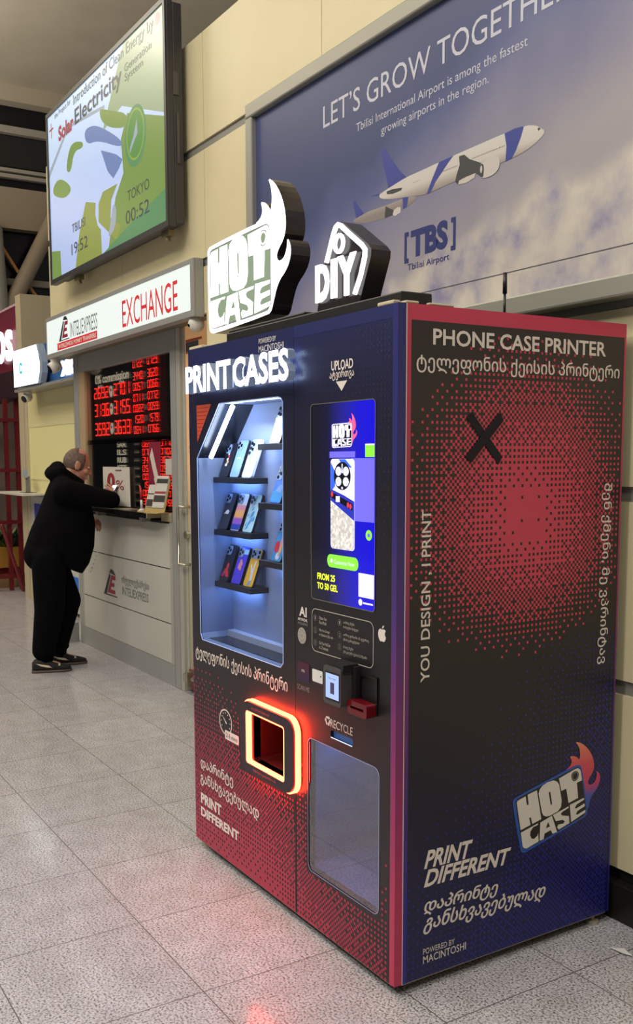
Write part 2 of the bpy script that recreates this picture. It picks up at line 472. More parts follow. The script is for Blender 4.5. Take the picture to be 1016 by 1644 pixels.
def affine(O, U, V):
    return lambda p: (O[0] + U[0] * p[0] + V[0] * p[1], O[1] + U[1] * p[0] + V[1] * p[1])
def logo_letters(mb, A, fr, d, mi=0, camera=True):
    for k in LET: mb.flat([A(p) for p in LET[k]], fr, d, mi)
    mb.flat([A(p) for p in LO], fr, d, mi, holes=[[A(p) for p in LOh]])
    mb.flat([A(p) for p in LA], fr, d, mi, holes=[[A(p) for p in LAh]])
    return mb

# ------------------------------------------------------------------ the vending machine
VM = thing('vending_machine', 'tall black, pink and blue phone case printing machine with lit window', 'vending machine', (-0.665, 0.45, 0.0))
F0 = FX(0.0); S0 = SX(0.0)
ZB, ZT = 0.035, 2.0
XL, XR, YB = -1.33, 0.0, 0.916
front_m = gradient_mat('front_wrap_navy_to_black', 2, 0.0, 2.0, [(0.0, (34, 26, 30)), (0.5, (28, 24, 28)), (0.74, (27, 25, 37)), (0.90, (28, 29, 58)), (1.0, (32, 38, 84))], 0.38)
side_m = gradient_mat('side_wrap_black_to_navy', 2, 0.0, 2.0, [(0.0, (22, 24, 78)), (0.16, (24, 24, 62)), (0.36, (28, 25, 40)), (0.55, (38, 33, 37)), (1.0, (50, 43, 45))], 0.42)
edge_m = gradient_mat('edge_wrap_pink_to_blue', 2, 0.0, 2.0, [(0.0, (34, 36, 140)), (0.14, (44, 40, 140)), (0.30, (80, 44, 124)), (0.48, (120, 48, 110)), (0.66, (168, 58, 92)), (1.0, (206, 64, 92))], 0.42)
door_edge_m = gradient_mat('door_edge_blue_to_pink', 2, 0.0, 2.0, [(0.0, (190, 52, 86)), (0.16, (180, 52, 92)), (0.38, (128, 46, 106)), (0.55, (80, 48, 120)), (0.72, (46, 44, 112)), (1.0, (42, 46, 112))], 0.40)
pink_m = mat('pink_halftone_ink', (206, 66, 92), 0.42)
pink_front_m = mat('pink_halftone_ink_shaded', (172, 48, 74), 0.42)  # weaker light on the front is put into this darker pink
blue_m = mat('blue_halftone_ink', (38, 40, 132), 0.42)
dimblue_m = mat('dim_blue_halftone_ink', (42, 44, 84), 0.42)

cab = MB()
cab.box(XL, XL + 0.02, 0.03, YB, ZB, ZT)                 # far side
cab.box(XL, XR - 0.004, YB - 0.02, YB, ZB, ZT)           # back
cab.box(XL, XR - 0.004, 0.03, YB, ZT - 0.02, ZT)         # roof
cab.box(XL, XR - 0.004, 0.03, YB, ZB, ZB + 0.02)         # floor
cab.box(-0.555, -0.535, 0.03, YB - 0.02, ZB, ZT - 0.02)  # partition
cab.build('cabinet', matt_black, VM)

BAYER = [[0, 32, 8, 40, 2, 34, 10, 42], [48, 16, 56, 24, 50, 18, 58, 26], [12, 44, 4, 36, 14, 46, 6, 38], [60, 28, 52, 20, 62, 30, 54, 22],
         [3, 35, 11, 43, 1, 33, 9, 41], [51, 19, 59, 27, 49, 17, 57, 25], [15, 47, 7, 39, 13, 45, 5, 37], [63, 31, 55, 23, 61, 29, 53, 21]]
def halftone(mb, fr, x0, x1, z0, z1, cell, dens, mi, d=0.0006, skip=None, small=0.86):
    nx = int((x1 - x0) / cell); nz = int((z1 - z0) / cell)
    for j in range(nz):
        for i in range(nx):
            cx = x0 + (i + .5) * cell; cz = z0 + (j + .5) * cell
            if skip and skip(cx, cz): continue
            D = dens(cx, cz)
            if D <= 0: continue
            if D > (BAYER[j % 8][i % 8] + 0.5) / 64.0:
                h = cell * 0.5 * (small if D < 0.30 else 1.0)
                vs = [fr(cx - h, cz - h, d), fr(cx + h, cz - h, d), fr(cx + h, cz + h, d), fr(cx - h, cz + h, d)]
                mb.add(vs, [(0, 1, 2, 3)], mi)

# --- side panel with its printed wrap
sp = MB()
sp.box(-0.004, 0.0, 0.028, YB, ZB, ZT, 0)
b0, b1, bz0, bz1 = 0.044, 0.908, ZB, 1.957
for a in (rect(0.028, b0, ZB, ZT), rect(b1, YB, ZB, ZT), rect(b0, b1, bz1, ZT)): sp.flat(a, S0, 0.0005, 1)
def pink_d(y, z):
    r = math.hypot((y - 0.49) / 0.52, (z - 1.40) / (0.575 if z > 1.40 else 0.44))
    return max(0.0, min(0.985, 1.13 - 1.13 * r))
def blue_d(y, z):
    if z > 1.02: return 0
    return max(0.0, min(0.97, (0.95 - z) * 0.50 + (y - 0.45) * 0.62 - 0.02))
halftone(sp, S0, b0 + .002, b1, 0.9, 1.955, 0.0088, pink_d, 2)
halftone(sp, S0, b0 + .002, b1, ZB, 1.02, 0.0088, lambda y, z: blue_d(y, z) if pink_d(y, z) < 0.06 else 0, 3, small=0.7)
sp.build('side_panel', [side_m, edge_m, pink_m, blue_m], VM, normals=False)
mb = MB().box(-0.002, 0.002, 0.026, 0.0285, ZB, ZT)
mb.build('corner_trim', mat('white_edge_film', (214, 196, 190), 0.4), VM)

def side_text(body, quad, m=white_print, **kw):
    return lettering(body, S0, quad, m, VM, d=0.0012, **kw)
side_text('PHONE CASE PRINTER', (0.120, 0.822, 1.893, 1.938), bold=0.02, label='white PHONE CASE PRINTER lettering')
side_text('ტელეფონის ქეისის პრინტერი', (0.062, 0.888, 1.815, 1.869), embolden=0.014, label='white Georgian lettering under the title')
side_text('YOU DESIGN , I PRINT', ((0.125, 0.936), (0.125, 1.434), (0.086, 0.936)), bold=0.012, label='white lettering running up the side')
side_text('შენ ქმენი, მე ვპრინტავ', ((0.822, 1.495), (0.822, 0.903), (0.870, 1.495)), embolden=0.014, label='white Georgian lettering running down the side')
side_text('PRINT', ((0.106, 0.372), (0.290, 0.368), (0.112, 0.427)), bold=0.03, shear=0.22, label='white slanted PRINT lettering')
side_text('DIFFERENT', ((0.106, 0.315), (0.450, 0.311), (0.112, 0.367)), bold=0.03, shear=0.22, label='white slanted DIFFERENT lettering')
side_text('დაპრინტე', ((0.106, 0.226), (0.400, 0.214), (0.112, 0.280)), embolden=0.026, shear=0.2)
side_text('განსხვავებულად', ((0.104, 0.168), (0.606, 0.148), (0.114, 0.230)), embolden=0.026, shear=0.2)
side_text('POWERED BY', (0.106, 0.228, 0.106, 0.124), label='small POWERED BY lettering')
side_text('MACINTOSHI', (0.106, 0.274, 0.077, 0.101), bold=0.004)

A = affine((0.4965, 0.3294), (0.3075, 0.0625), (-0.0425, 0.1925))
fl_m, nt, pp = nodes_mat('flame_print_orange_to_blue')
rr = ramp(nt, [(0.0, lin((52, 96, 190))), (0.30, lin((74, 92, 180))), (0.45, lin((206, 66, 108))), (0.7, lin((222, 84, 100))), (1.0, lin((236, 148, 110)))])
nt.links.new(maprange(nt, coord(nt, 2), 0.38, 0.66), rr.inputs[0]); nt.links.new(rr.outputs[0], pp.inputs['Base Color'])
em = MB()
em.flat([A(p) for p in smooth_loop(FLAME, 1)], S0, 0.0012, 2)
em.flat([A(p) for p in smooth_loop(CARD, 1)], S0, 0.0014, 0)
em.flat([A(p) for p in smooth_loop(INNER, 1)], S0, 0.0016, 1)
logo_letters(em, A, S0, 0.0018, 3)
em.flat([A(p) for p in smooth_loop(CAMR, 1)], S0, 0.0020, 1)
em.flat([A(p) for p in smooth_loop([(0.885 + (x - 0.885) * 0.82, 0.819 + (y - 0.819) * 0.82) for x, y in CAMR], 1)], S0, 0.0021, 4)
em.flat([A(p) for p in smooth_loop(CAMI, 1)], S0, 0.0022, 1)
em.build('emblem', [mat('emblem_blue', (44, 92, 180), .42), mat('emblem_black', (30, 28, 32), .42), fl_m, mat('emblem_white', (228, 222, 214), .42), mat('emblem_grey', (130, 126, 122), .42)], VM, normals=False, label='printed HOT CASE card emblem with flame')

xm = MB()
for a, b, lift in (((0.258, 1.700), (0.377, 1.572), 0.0), ((0.378, 1.697), (0.256, 1.575), 0.0024)):
    dx, dz = b[0] - a[0], b[1] - a[1]; L = math.hypot(dx, dz); nx, nz = -dz / L * 0.013, dx / L * 0.013
    ex, ez = dx / L * 0.006, dz / L * 0.006
    xm.prism([(a[0] + nx, a[1] + nz), (a[0] - nx - ex, a[1] - nz - ez), (b[0] - nx + ex, b[1] - nz + ez), (b[0] + nx, b[1] + nz)], S0, 0.0008 + lift, 0.0030 + lift)
xm.build('tape_cross', mat('black_tape', (15, 14, 24), 0.8), VM, label='black tape cross stuck on the pink dots')

# --- front doors
WIN = [(-1.255, 0.895), (-1.240, 0.872), (-0.640, 0.872), (-0.622, 0.890), (-0.614, 1.765), (-0.626, 1.778), (-0.645, 1.783), (-1.070, 1.783), (-1.262, 1.584)]
LOW = rrect(-0.467, -0.079, 0.222, 0.672, 0.024)
SLOT = rrect(-0.335, -0.213, 0.704, 0.729, 0.008)
PORT = rrect(-0.930, -0.548, 0.440, 0.711, 0.055)
SCR = rrect(-0.441, -0.1035, 1.1365, 1.746, 0.012)
PORT_IN = rrect(-0.834, -0.563, 0.492, 0.688, 0.012)

def in_rects(x, z):
    for a, b, c, d_ in ((-1.27, -0.605, 0.85, 1.80), (-0.475, -0.07, 0.215, 0.735), (-0.94, -0.54, 0.43, 0.72), (-0.45, -0.09, 1.12, 1.76), (-0.46, -0.06, 0.80, 1.12)):
        if a < x < b and c < z < d_: return True
    return False
def front_pink(x, z):
    if z > 0.80: return 0
    t = (x + 1.33) / 1.33
    top = 0.80 - 0.26 * t - 0.28 * max(0, t - 0.45)
    core = max(0, 1 - abs(t - 0.42) / 0.5)
    return max(0.0, min(1.0, (top - z) * (1.05 + 0.45 * core)))
def front_dark(x, z):
    return max(0.0, (z - 1.35) * 0.45 + (x + 0.35) * 0.25) if z > 1.1 else 0

ld = MB(); ld.prism(rect(XL, -0.546, ZB, ZT), F0, -0.028, 0.0, 0, holes=[WIN, PORT_IN])
halftone(ld, F0, XL + .004, -0.548, ZB, 0.80, 0.0088, front_pink, 1, skip=in_rects)
ld.flat(rect(XL, XL + 0.004, ZB, ZT), F0, 0.0006, 2)
left_door = ld.build('door', [front_m, pink_front_m, door_edge_m], VM, normals=False, label='door with the lit display window and pick-up port')
rd = MB(); rd.prism(rect(-0.544, XR, ZB, ZT), F0, -0.028, 0.0, 0, holes=[LOW, SLOT])
halftone(rd, F0, -0.540, -0.030, ZB, 0.80, 0.0088, front_pink, 1, skip=in_rects)
halftone(rd, F0, -0.520, -0.030, 1.15, 1.955, 0.0088, front_dark, 3, skip=in_rects, small=0.6)
rd.flat(rect(-0.024, 0.0, ZB, ZT), F0, 0.0006, 2)
rd.flat(rect(-0.544, 0.0, 1.962, ZT), F0, 0.0005, 4)
rd.flat([(-0.0005, ZB), (0.0285, ZB), (0.0285, ZT), (-0.0005, ZT)], S0, 0.0008, 2)
right_door = rd.build('door', [front_m, pink_front_m, door_edge_m, dimblue_m, mat('top_border_blue', (36, 42, 96), .4)], VM, normals=False, label='door with the touch screen and recycling window')

for (x, y) in ((-1.24, 0.10), (-0.95, 0.07), (-0.10, 0.06), (-0.02, 0.86), (-1.26, 0.86)):
    fb = MB().cyl((x, y, 0.0), (x, y, 0.012), 0.024, 0.02, 16).cyl((x, y, 0.012), (x, y, ZB + 0.005), 0.008, None, 10)
    fb.build('foot', mat('grey_foot', (150, 142, 124), 0.5), VM, smooth=False)
MB().box(XL + 0.02, -0.02, 0.004, 0.02, ZB - 0.006, ZB).box(-0.012, -0.004, 0.03, YB - .01, ZB - 0.006, ZB).build('base_rim', mat('raw_rim', (168, 152, 136), .5), VM)

# --- display niche
niche_m = noisy_mat('niche_grey_blue', (108, 120, 148), (114, 128, 156), 2.0, 0.55)
back_m = mat('niche_back', (140, 156, 192), 0.5)
dark_in = mat('niche_dark_lining', (26, 28, 36), 0.25)
ND = 0.145
nb = MB(); n = len(WIN)
WINI = [(-0.94 + (x + .94) * 0.998, 1.33 + (z - 1.33) * 0.998) for x, z in WIN]
for i in range(n):
    a, b = WINI[i], WINI[(i + 1) % n]
    chamfer = abs(a[0] + 1.070) < .01 and abs(b[0] + 1.262) < .01
    nb.add([(a[0], 0.004, a[1]), (b[0], 0.004, b[1]), (b[0], ND, b[1]), (a[0], ND, a[1])], [(0, 1, 2, 3)], 2 if chamfer else 0)
nb.flat(WINI, FX(ND), 0, 1)
nb.build('display_niche', [niche_m, back_m, dark_in], VM, normals=False)
MB().box(-1.245, -0.63, 0.112, ND - .001, 0.874, 0.900, 0).box(-1.245, -0.63, 0.03, 0.112, 0.8735, 0.876, 1).build('niche_ledge', [mat('ledge_grey', (176, 190, 220), .45), dark_in], VM)
gw = MB(); gw.flat(WIN, FX(0.003), 0)
gw.build('window_glass', glass_mat('display_glass', (0.96, 0.98, 1.0), 0.012), VM, normals=False)
ob = []
gr = MB()
for p, q in zip(WIN, WIN[1:] + WIN[:1]): gr.tube([(p[0], -0.001, p[1]), (q[0], -0.001, q[1])], 0.0018, 6)
gr.build('window_gasket', mat('pale_glass_edge', (150, 176, 220), 0.3, emit=0.25), VM)
MB().flat(smooth_loop([(-1.262, 1.785), (-1.135, 1.785), (-1.258, 1.645)], 0), F0, 0.001, 0).build('corner_print', mat('red_corner_print', (206, 80, 58), .45), VM, normals=False, label='small orange red printed corner')
cd = MB()
for k in range(9):
    z = 1.772 - k * 0.0145; w = 0.105 * (1 - k / 9.6)
    for q in range(max(1, int(w / 0.009))): cd.flat(rect(-1.254 + q * .009, -1.250 + q * .009, z, z + 0.003), F0, 0.0015, 0)
cd.build('corner_dots', black_print, VM, normals=False)
lamp_m = mat('led_strip_white', (236, 242, 255), 0.3, emit=20.0, ecol=(210, 228, 255))
MB().cyl((-1.030, 0.034, 1.772), (-1.213, 0.034, 1.586), 0.0085, None, 12).build('led_tube', lamp_m, VM, smooth=True, label='bright diagonal LED tube in the window corner')

nl = area('niche_lamp', (-0.85, 0.050, 1.774), 0.38, 4.5, (0.74, 0.82, 1.0), (math.radians(-32), 0, 0), 0.03); 
shelf_m = mat('black_shelf', (30, 30, 34), 0.35)
led_m = mat('shelf_led', (176, 206, 255), 0.3, emit=34.0, ecol=(140, 184, 255))
SHL = [(-1.255, -0.966, z) for z in (1.509, 1.305, 1.100)]
SHR = [(-0.900, -0.612, z) for z in (1.632, 1.422, 1.214)]
for (x0, x1, z) in SHL + SHR:
    sh = MB().box(x0, x1, 0.070, ND - 0.001, z - 0.014, z).box(x0, x1, 0.064, 0.070, z - 0.022, z).box(x1 - .006, x1, 0.070, ND - .001, z - .022, z - .014).build('shelf', shelf_m, VM, bevel=0.001)
    MB().box(x0 + 0.02, x1 - 0.06, 0.112, 0.122, z - 0.0175, z - 0.0142).build('light_strip', led_m, sh)

# --- backlit channel letters
sign_white = mat('lit_sign_white', (170, 170, 175), 0.4, emit=3.6, ecol=(244, 246, 255))
sign_ret = mat('letter_return', (108, 112, 122), .4, emit=.22, ecol=(150, 170, 210))
halo_m = mat('halo_led', (190, 214, 255), 0.4, emit=6.0)
lm = MB(); put_text(lm, 'PRINT', F0, (-1.249, -0.885, 1.826, 1.926), d=0.024, depth=0.026, bold=0.03)
put_text(lm, 'CASES', F0, (-0.868, -0.495, 1.825, 1.927), d=0.024, depth=0.026, bold=0.03)
chl = lm.build('channel_letters', sign_ret, VM, label='glowing white PRINT CASES letters')
lm = MB(); put_text(lm, 'PRINT', F0, (-1.249, -0.885, 1.826, 1.926), d=0.0508, bold=0.03)
put_text(lm, 'CASES', F0, (-0.868, -0.495, 1.825, 1.927), d=0.0508, bold=0.03)
lm.build('lit_face', sign_white, chl, normals=False)
hm = MB(); put_text(hm, 'PRINT', F0, (-1.243, -0.892, 1.831, 1.921), d=0.020, bold=0.0); put_text(hm, 'CASES', F0, (-0.862, -0.502, 1.830, 1.922), d=0.020)
hm.build('halo_lights', halo_m, VM, normals=False)

def front_text(body, quad, m=white_print, parent=VM, d=0.0012, **kw):
    return lettering(body, F0, quad, m, parent, d=d, **kw)
front_text('POWERED BY', (-0.770, -0.655, 1.967, 1.984), label='small POWERED BY lettering above the lit letters')
front_text('MACINTOSHI', (-0.771, -0.606, 1.938, 1.960))
front_text('UPLOAD', (-0.327, -0.213, 1.842, 1.871), bold=0.02, label='white UPLOAD lettering')
front_text('ატვირთვა', (-0.336, -0.208, 1.812, 1.843), embolden=0.014)
MB().flat([(-0.302, 1.8085), (-0.272, 1.779), (-0.243, 1.8085)], F0, 0.0012).build('arrow_mark', white_print, VM, normals=False, label='white downward arrow above the screen')
front_text('ტელეფონის ქეისის პრინტერი', (-1.303, -0.594, 0.782, 0.842), embolden=0.014, label='white Georgian lettering below the window')
front_text('დაპრინტე', (-1.276, -0.997, 0.335, 0.390), embolden=0.024)
front_text('განსხვავებულად', (-1.279, -0.800, 0.270, 0.328), embolden=0.024)
front_text('PRINT', (-1.278, -1.098, 0.196, 0.240), bold=0.04, label='white PRINT lettering near the bottom')
front_text('DIFFERENT', (-1.279, -0.956, 0.143, 0.181), bold=0.04, label='white DIFFERENT lettering near the bottom')
front_text('AI', (-0.517, -0.471, 1.068, 1.100), bold=0.03)
front_text('ARTIFICIAL', (-0.526, -0.466, 1.053, 1.062), bold=0.02)
front_text('INTELLIGENCE', (-0.526, -0.466, 1.040, 1.048), m=grey_print)
front_text('RECYCLE', (-0.334, -0.213, 0.739, 0.765), bold=0.002, label='thin RECYCLE lettering')
front_text('SCAN ME', (-0.531, -0.457, 0.822, 0.838), m=grey_print)

# --- gauge mark
gm = MB()
gm.flat(ellipse(-1.052, 0.583, 0.052, 0.050, 36), F0, 0.0010, 1)
gm.flat(ellipse(-1.052, 0.583, 0.052, 0.050, 36), F0, 0.0014, 0, holes=[ellipse(-1.052, 0.583, 0.0465, 0.0445, 36)])
for k in range(9):
    a = math.radians(-30 + 30 * k)
    x, z = -1.052 + 0.036 * math.cos(a), 0.583 + 0.036 * math.sin(a)
    gm.flat(ellipse(x, z, 0.0026, 0.0026, 8), F0, 0.0014, 0)
gm.flat([(-1.080, 0.606), (-1.046, 0.585), (-1.040, 0.577), (-1.050, 0.578)], F0, 0.0016, 0)
gm.flat(rrect(-1.058, -0.946, 0.518, 0.553, 0.006), F0, 0.0018, 0)
put_text(gm, '2-3 mins', F0, (-1.048, -0.957, 0.527, 0.544), d=0.0024, mi=1)
gm.build('gauge_print', [white_print, black_print], VM, normals=False, label='white printed dial with a 2-3 mins tag')

# --- brain disc, pay marks
dm = MB(); dm.flat(ellipse(-0.501, 1.004, 0.026, 0.027), F0, 0.0012, 0)
for k in range(10):
    a = 2 * math.pi * k / 10; dm.flat(ellipse(-0.501 + 0.017 * math.cos(a), 1.004 + 0.018 * math.sin(a), 0.0045, 0.003, 8), F0, 0.0016, 1)
dm.flat(ellipse(-0.501, 1.004, 0.006, 0.006, 12), F0, 0.0016, 1)
dm.build('disc_print', [mat('silver_print', (168, 164, 152), .4), grey_print], VM, normals=False)
ap = [(-0.066, 1.0895), (-0.060, 1.0915), (-0.0535, 1.0910), (-0.0485, 1.0870), (-0.0520, 1.0835), (-0.0535, 1.0785), (-0.0520, 1.0730), (-0.0475, 1.0690), (-0.0505, 1.0620), (-0.0550, 1.0560), (-0.0600, 1.0545), (-0.0660, 1.0560), (-0.0720, 1.0545), (-0.0770, 1.0560), (-0.0820, 1.0630), (-0.0850, 1.0720), (-0.0850, 1.0810), (-0.0815, 1.0880), (-0.0760, 1.0915), (-0.0710, 1.0910)]
am = MB(); am.flat(smooth_loop(ap, 1), F0, 0.0012); am.flat([(-0.066, 1.0925), (-0.0655, 1.0975), (-0.0620, 1.1015), (-0.0575, 1.1035), (-0.0580, 1.0985), (-0.0615, 1.0945)], F0, 0.0012)
am.build('fruit_mark', white_print, VM, normals=False, label='white bitten apple mark')
rm = MB()
for k in range(3):
    a = math.radians(90 + 120 * k); c, s_ = math.cos(a), math.sin(a)
    for (u, v, w, h) in ((0.0, 0.010, 0.010, 0.0035),):
        pts = [(-w, v - h), (w * .5, v - h), (w * .5, v - 2 * h), (w * 1.3, v), (w * .5, v + 2 * h), (w * .5, v + h), (-w, v + h)]
        rm.flat([(-0.3495 + x * math.cos(a - math.pi / 2) - y * math.sin(a - math.pi / 2), 0.755 + x * math.sin(a - math.pi / 2) + y * math.cos(a - math.pi / 2)) for x, y in pts], F0, 0.0012)
rm.build('recycle_mark', white_print, VM, normals=False)

# --- instruction frame
im = MB(); im.flat(rrect(-0.441, -0.1075, 0.9655, 1.105, 0.022), F0, 0.0012, 0, holes=[rrect(-0.4385, -0.110, 0.968, 1.1025, 0.0195)])
rows = [('1', 'Choose Your', 'Phone Model', 1.062), ('2', 'Pick the Design', 'or Upload via QR code', 1.022), ('3', 'Get Your HotCase', 'in 2-3 minutes', 0.982)]
rowg = [('1', 'აირჩიე შენი', 'მობილურის მოდელი', 1.066), ('2', 'აირჩიე დიზაინი ან ატვირთე', 'QR-ის გამოყენებით', 1.028), ('3', 'მიიღე შენი', 'უნიკალური ქეისი 2-3 წუთში', 0.990)]
for X0, Xn, R, wch in ((-0.398, -0.421, rows, 0.0040), (-0.263, -0.283, rowg, 0.0053)):
    for num, l1, l2, z in R:
        im.flat(ellipse(Xn, z + 0.013, 0.010, 0.010, 20), F0, 0.0012, 1, holes=[ellipse(Xn, z + 0.013, 0.0092, 0.0092, 20)])
        put_text(im, num, F0, (Xn - 0.002, Xn + 0.002, z + 0.008, z + 0.018), d=0.0012, mi=0)
        put_text(im, l1, F0, (X0, X0 + wch * len(l1), z + 0.011, z + 0.0215), d=0.0012, mi=0)
        put_text(im, l2, F0, (X0, X0 + wch * len(l2) * .93, z - 0.0035, z + 0.007), d=0.0012, mi=0)
im.build('instruction_print', [mat('cream_print', (190, 182, 168), .5), grey_print], VM, normals=False, label='outlined panel of three printed steps')

# --- touch screen
scr_m, nt, pp = nodes_mat('screen_blue_painted_reflection')
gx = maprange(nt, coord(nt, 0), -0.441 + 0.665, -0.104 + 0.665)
r1 = ramp(nt, [(0.0, lin((8, 8, 24))), (0.28, lin((14, 14, 60))), (0.52, lin((36, 32, 170))), (0.8, lin((20, 10, 250))), (1.0, lin((10, 0, 255)))])  # dark left end is a reflection painted into the screen colour
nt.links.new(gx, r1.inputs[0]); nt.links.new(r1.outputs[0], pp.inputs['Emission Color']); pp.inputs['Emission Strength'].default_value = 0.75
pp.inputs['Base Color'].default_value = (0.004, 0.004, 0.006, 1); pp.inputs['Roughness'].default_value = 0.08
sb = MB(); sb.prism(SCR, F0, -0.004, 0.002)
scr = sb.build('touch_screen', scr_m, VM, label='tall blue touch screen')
sc_white = mat('screen_white', (214, 212, 240), .3, emit=0.75); sc_lilac = mat('screen_lilac', (104, 98, 236), .3, emit=0.75)
sc_green = mat('screen_green', (126, 214, 60), .3, emit=0.8); sc_black = mat('screen_black', (14, 14, 26), .2)
sc_pink = mat('screen_pink', (224, 90, 140), .3, emit=0.7); sc_yel = mat('screen_yellow', (222, 236, 40), .3, emit=1.0)
sc_blue = mat('screen_car_blue', (36, 46, 170), .3, emit=0.7); sc_blue2 = mat('screen_sky_blue', (50, 96, 226), .3, emit=0.7); sc_red = mat('screen_red', (220, 50, 80), .3, emit=0.7)
sg = MB(); D1, D2, D3, D4 = 0.0024, 0.0028, 0.0032, 0.0036
sg.flat(rect(-0.222, -0.105, 1.395, 1.580), F0, D1, 1); sg.flat(rect(-0.150, -0.1045, 1.583, 1.617), F0, D1, 2)
sg.flat(rect(-0.150, -0.1045, 1.617, 1.621), F0, D1, 0); sg.flat(rect(-0.335, -0.20, 1.582, 1.600), F0, D1, 1)
LA_ = affine((-0.322, 1.612), (0.106, 0.0), (0.0, 0.072))
sg.flat([LA_(p) for p in smooth_loop(FLAME, 1)], F0, D1, 4)
sg.flat([LA_(p) for p in CARD], F0, D2, 0); sg.flat([LA_(p) for p in INNER], F0, D2 + .0002, 3); logo_letters(sg, LA_, F0, D3, 0)
sg.flat([LA_(p) for p in CAMR], F0, D4, 3)
sg.flat(rrect(-0.349, -0.183, 1.246, 1.286, 0.019), F0, D1, 2)
put_text(sg, 'Customize Now', F0, (-0.312, -0.203, 1.258, 1.271), d=D2, mi=0); sg.flat(ellipse(-0.325, 1.2665, 0.006, 0.006), F0, D2, 0)
sg.flat(ellipse(-0.131, 1.357, 0.0155, 0.0155), F0, D1, 2); sg.flat(rect(-0.137, -0.125, 1.352, 1.362), F0, D2, 1)
put_text(sg, 'FROM 25', F0, (-0.406, -0.306, 1.201, 1.222), d=D1, mi=5, bold=0.03); put_text(sg, 'TO 50 GEL', F0, (-0.406, -0.292, 1.171, 1.192), d=D1, mi=5, bold=0.03)
sg.flat(rect(-0.182, -0.105, 1.172, 1.243), F0, D1, 0)
sg.flat(ellipse(-0.172, 1.156, 0.010, 0.010), F0, D1, 0); sg.flat(rect(-0.158, -0.110, 1.153, 1.158), F0, D1, 0)
sg.build('screen_graphics', [sc_white, sc_lilac, sc_green, sc_black, sc_pink, sc_yel], scr, normals=False)
pb = MB()
pb.flat(rrect(-0.329, -0.202, 1.305, 1.578, 0.012), F0, D2, 0)
pb.flat([(-0.328, 1.568), (-0.300, 1.535), (-0.305, 1.495), (-0.328, 1.478)], F0, D3, 3); pb.flat([(-0.285, 1.577), (-0.25, 1.577), (-0.215, 1.552), (-0.26, 1.556)], F0, D3, 3)
pb.flat([(-0.328, 1.487), (-0.26, 1.470), (-0.203, 1.452), (-0.203, 1.395), (-0.328, 1.452)], F0, D3, 2)
pb.flat([(-0.328, 1.480), (-0.212, 1.445), (-0.212, 1.425), (-0.328, 1.462)], F0, D3 + .0002, 1)
for x, z in ((-0.320, 1.471), (-0.235, 1.441), (-0.222, 1.437)): pb.flat(ellipse(x, z, 0.006, 0.008), F0, D4, 4)
pb.flat(rect(-0.300, -0.278, 1.448, 1.466), F0, D4, 5)
pb.flat(ellipse(-0.2655, 1.527, 0.044, 0.042, 40), F0, D4, 1)
for x, z in ((-0.285, 1.541), (-0.246, 1.541), (-0.285, 1.510), (-0.246, 1.510)): pb.flat(ellipse(x, z, 0.0155, 0.0138, 24), F0, D4 + .0003, 5)
pb.flat(rrect(-0.2685, -0.2625, 1.535, 1.564, 0.0028), F0, D4 + .0003, 5); pb.flat(ellipse(-0.2655, 1.491, 0.005, 0.004), F0, D4 + .0003, 5)
pet, nt, pp = nodes_mat('screen_pebbles')
vv = nt.nodes.new('ShaderNodeTexVoronoi'); vv.inputs['Scale'].default_value = 120; nt.links.new(coord(nt), vv.inputs[0])
r2 = ramp(nt, [(0.25, lin((40, 44, 40))), (0.5, lin((120, 122, 112))), (0.75, lin((214, 210, 200)))]); nt.links.new(vv.outputs['Color'], r2.inputs[0])
nt.links.new(r2.outputs[0], pp.inputs['Emission Color']); pp.inputs['Emission Strength'].default_value = 0.7; pp.inputs['Roughness'].default_value = .2
pb.flat([(-0.328, 1.452), (-0.203, 1.395), (-0.203, 1.320), (-0.21, 1.306), (-0.32, 1.306), (-0.328, 1.318)], F0, D3 + .0003, 6)
pb.build('phone_picture', [sc_white, sc_black, sc_blue, sc_blue2, sc_red, mat('screen_pale', (206, 210, 240), .3, emit=.75), pet], scr, normals=False, label='picture of a phone case on the screen')
MB().flat(rrect(-0.4435, -0.101, 1.134, 1.7485, 0.014), F0, 0.0023, 0, holes=[rrect(-0.441, -0.1035, 1.1365, 1.746, 0.012)]).build('screen_rim', mat('screen_rim_grey', (140, 134, 120), .3, 0.5), scr, normals=False)

# --- scan poster, sticker, card terminal, note acceptor
ps = MB(); ps.flat(rect(-0.531, -0.457, 0.852, 0.917), F0, 0.0012, 0); put_text(ps, 'm', F0, (-0.503, -0.486, 0.884, 0.892), d=0.0016, mi=1)
ps.build('scan_print', [gradient_mat('scan_print_ink', 2, 0.852, 0.917, [(0, (30, 26, 66)), (1, (74, 26, 42))], .4), white_print], VM, normals=False)
st = MB(); st.flat(rrect(-0.438, -0.378, 0.866, 0.907, 0.004), F0, 0.0015, 0); st.flat(ellipse(-0.388, 0.889, 0.003, 0.003, 10), F0, 0.0019, 1)
st.build('sticker', [mat('glossy_white_sticker', (226, 226, 222), .15), black_print], VM, normals=False, label='small square white sticker')
tm = MB()
tl = rrect(-0.284, -0.191, 0.838, 0.956, 0.012)
tm.prism(tl, FX(0.0), 0.018, 0.060, 0)
tm.box(-0.295, -0.172, -0.020, 0.0, 0.825, 0.962, 1); tm.box(-0.272, -0.185, -0.055, 0.0, 0.945, 0.968, 1)
term = tm.build('card_terminal', [mat('grey_terminal_shell', (74, 70, 70), .4), mat('dark_terminal_bracket', (26, 24, 26), .5)], VM, bevel=0.003)
ts = MB(); ts.flat(rect(-0.273, -0.197, 0.852, 0.940), FX(-0.0602), 0.0004, 1); ts.flat(rect(-0.270, -0.200, 0.858, 0.934), FX(-0.0602), 0.0008, 0)
ts.flat(rect(-0.245, -0.224, 0.873, 0.908), FX(-0.0602), 0.0012, 2)
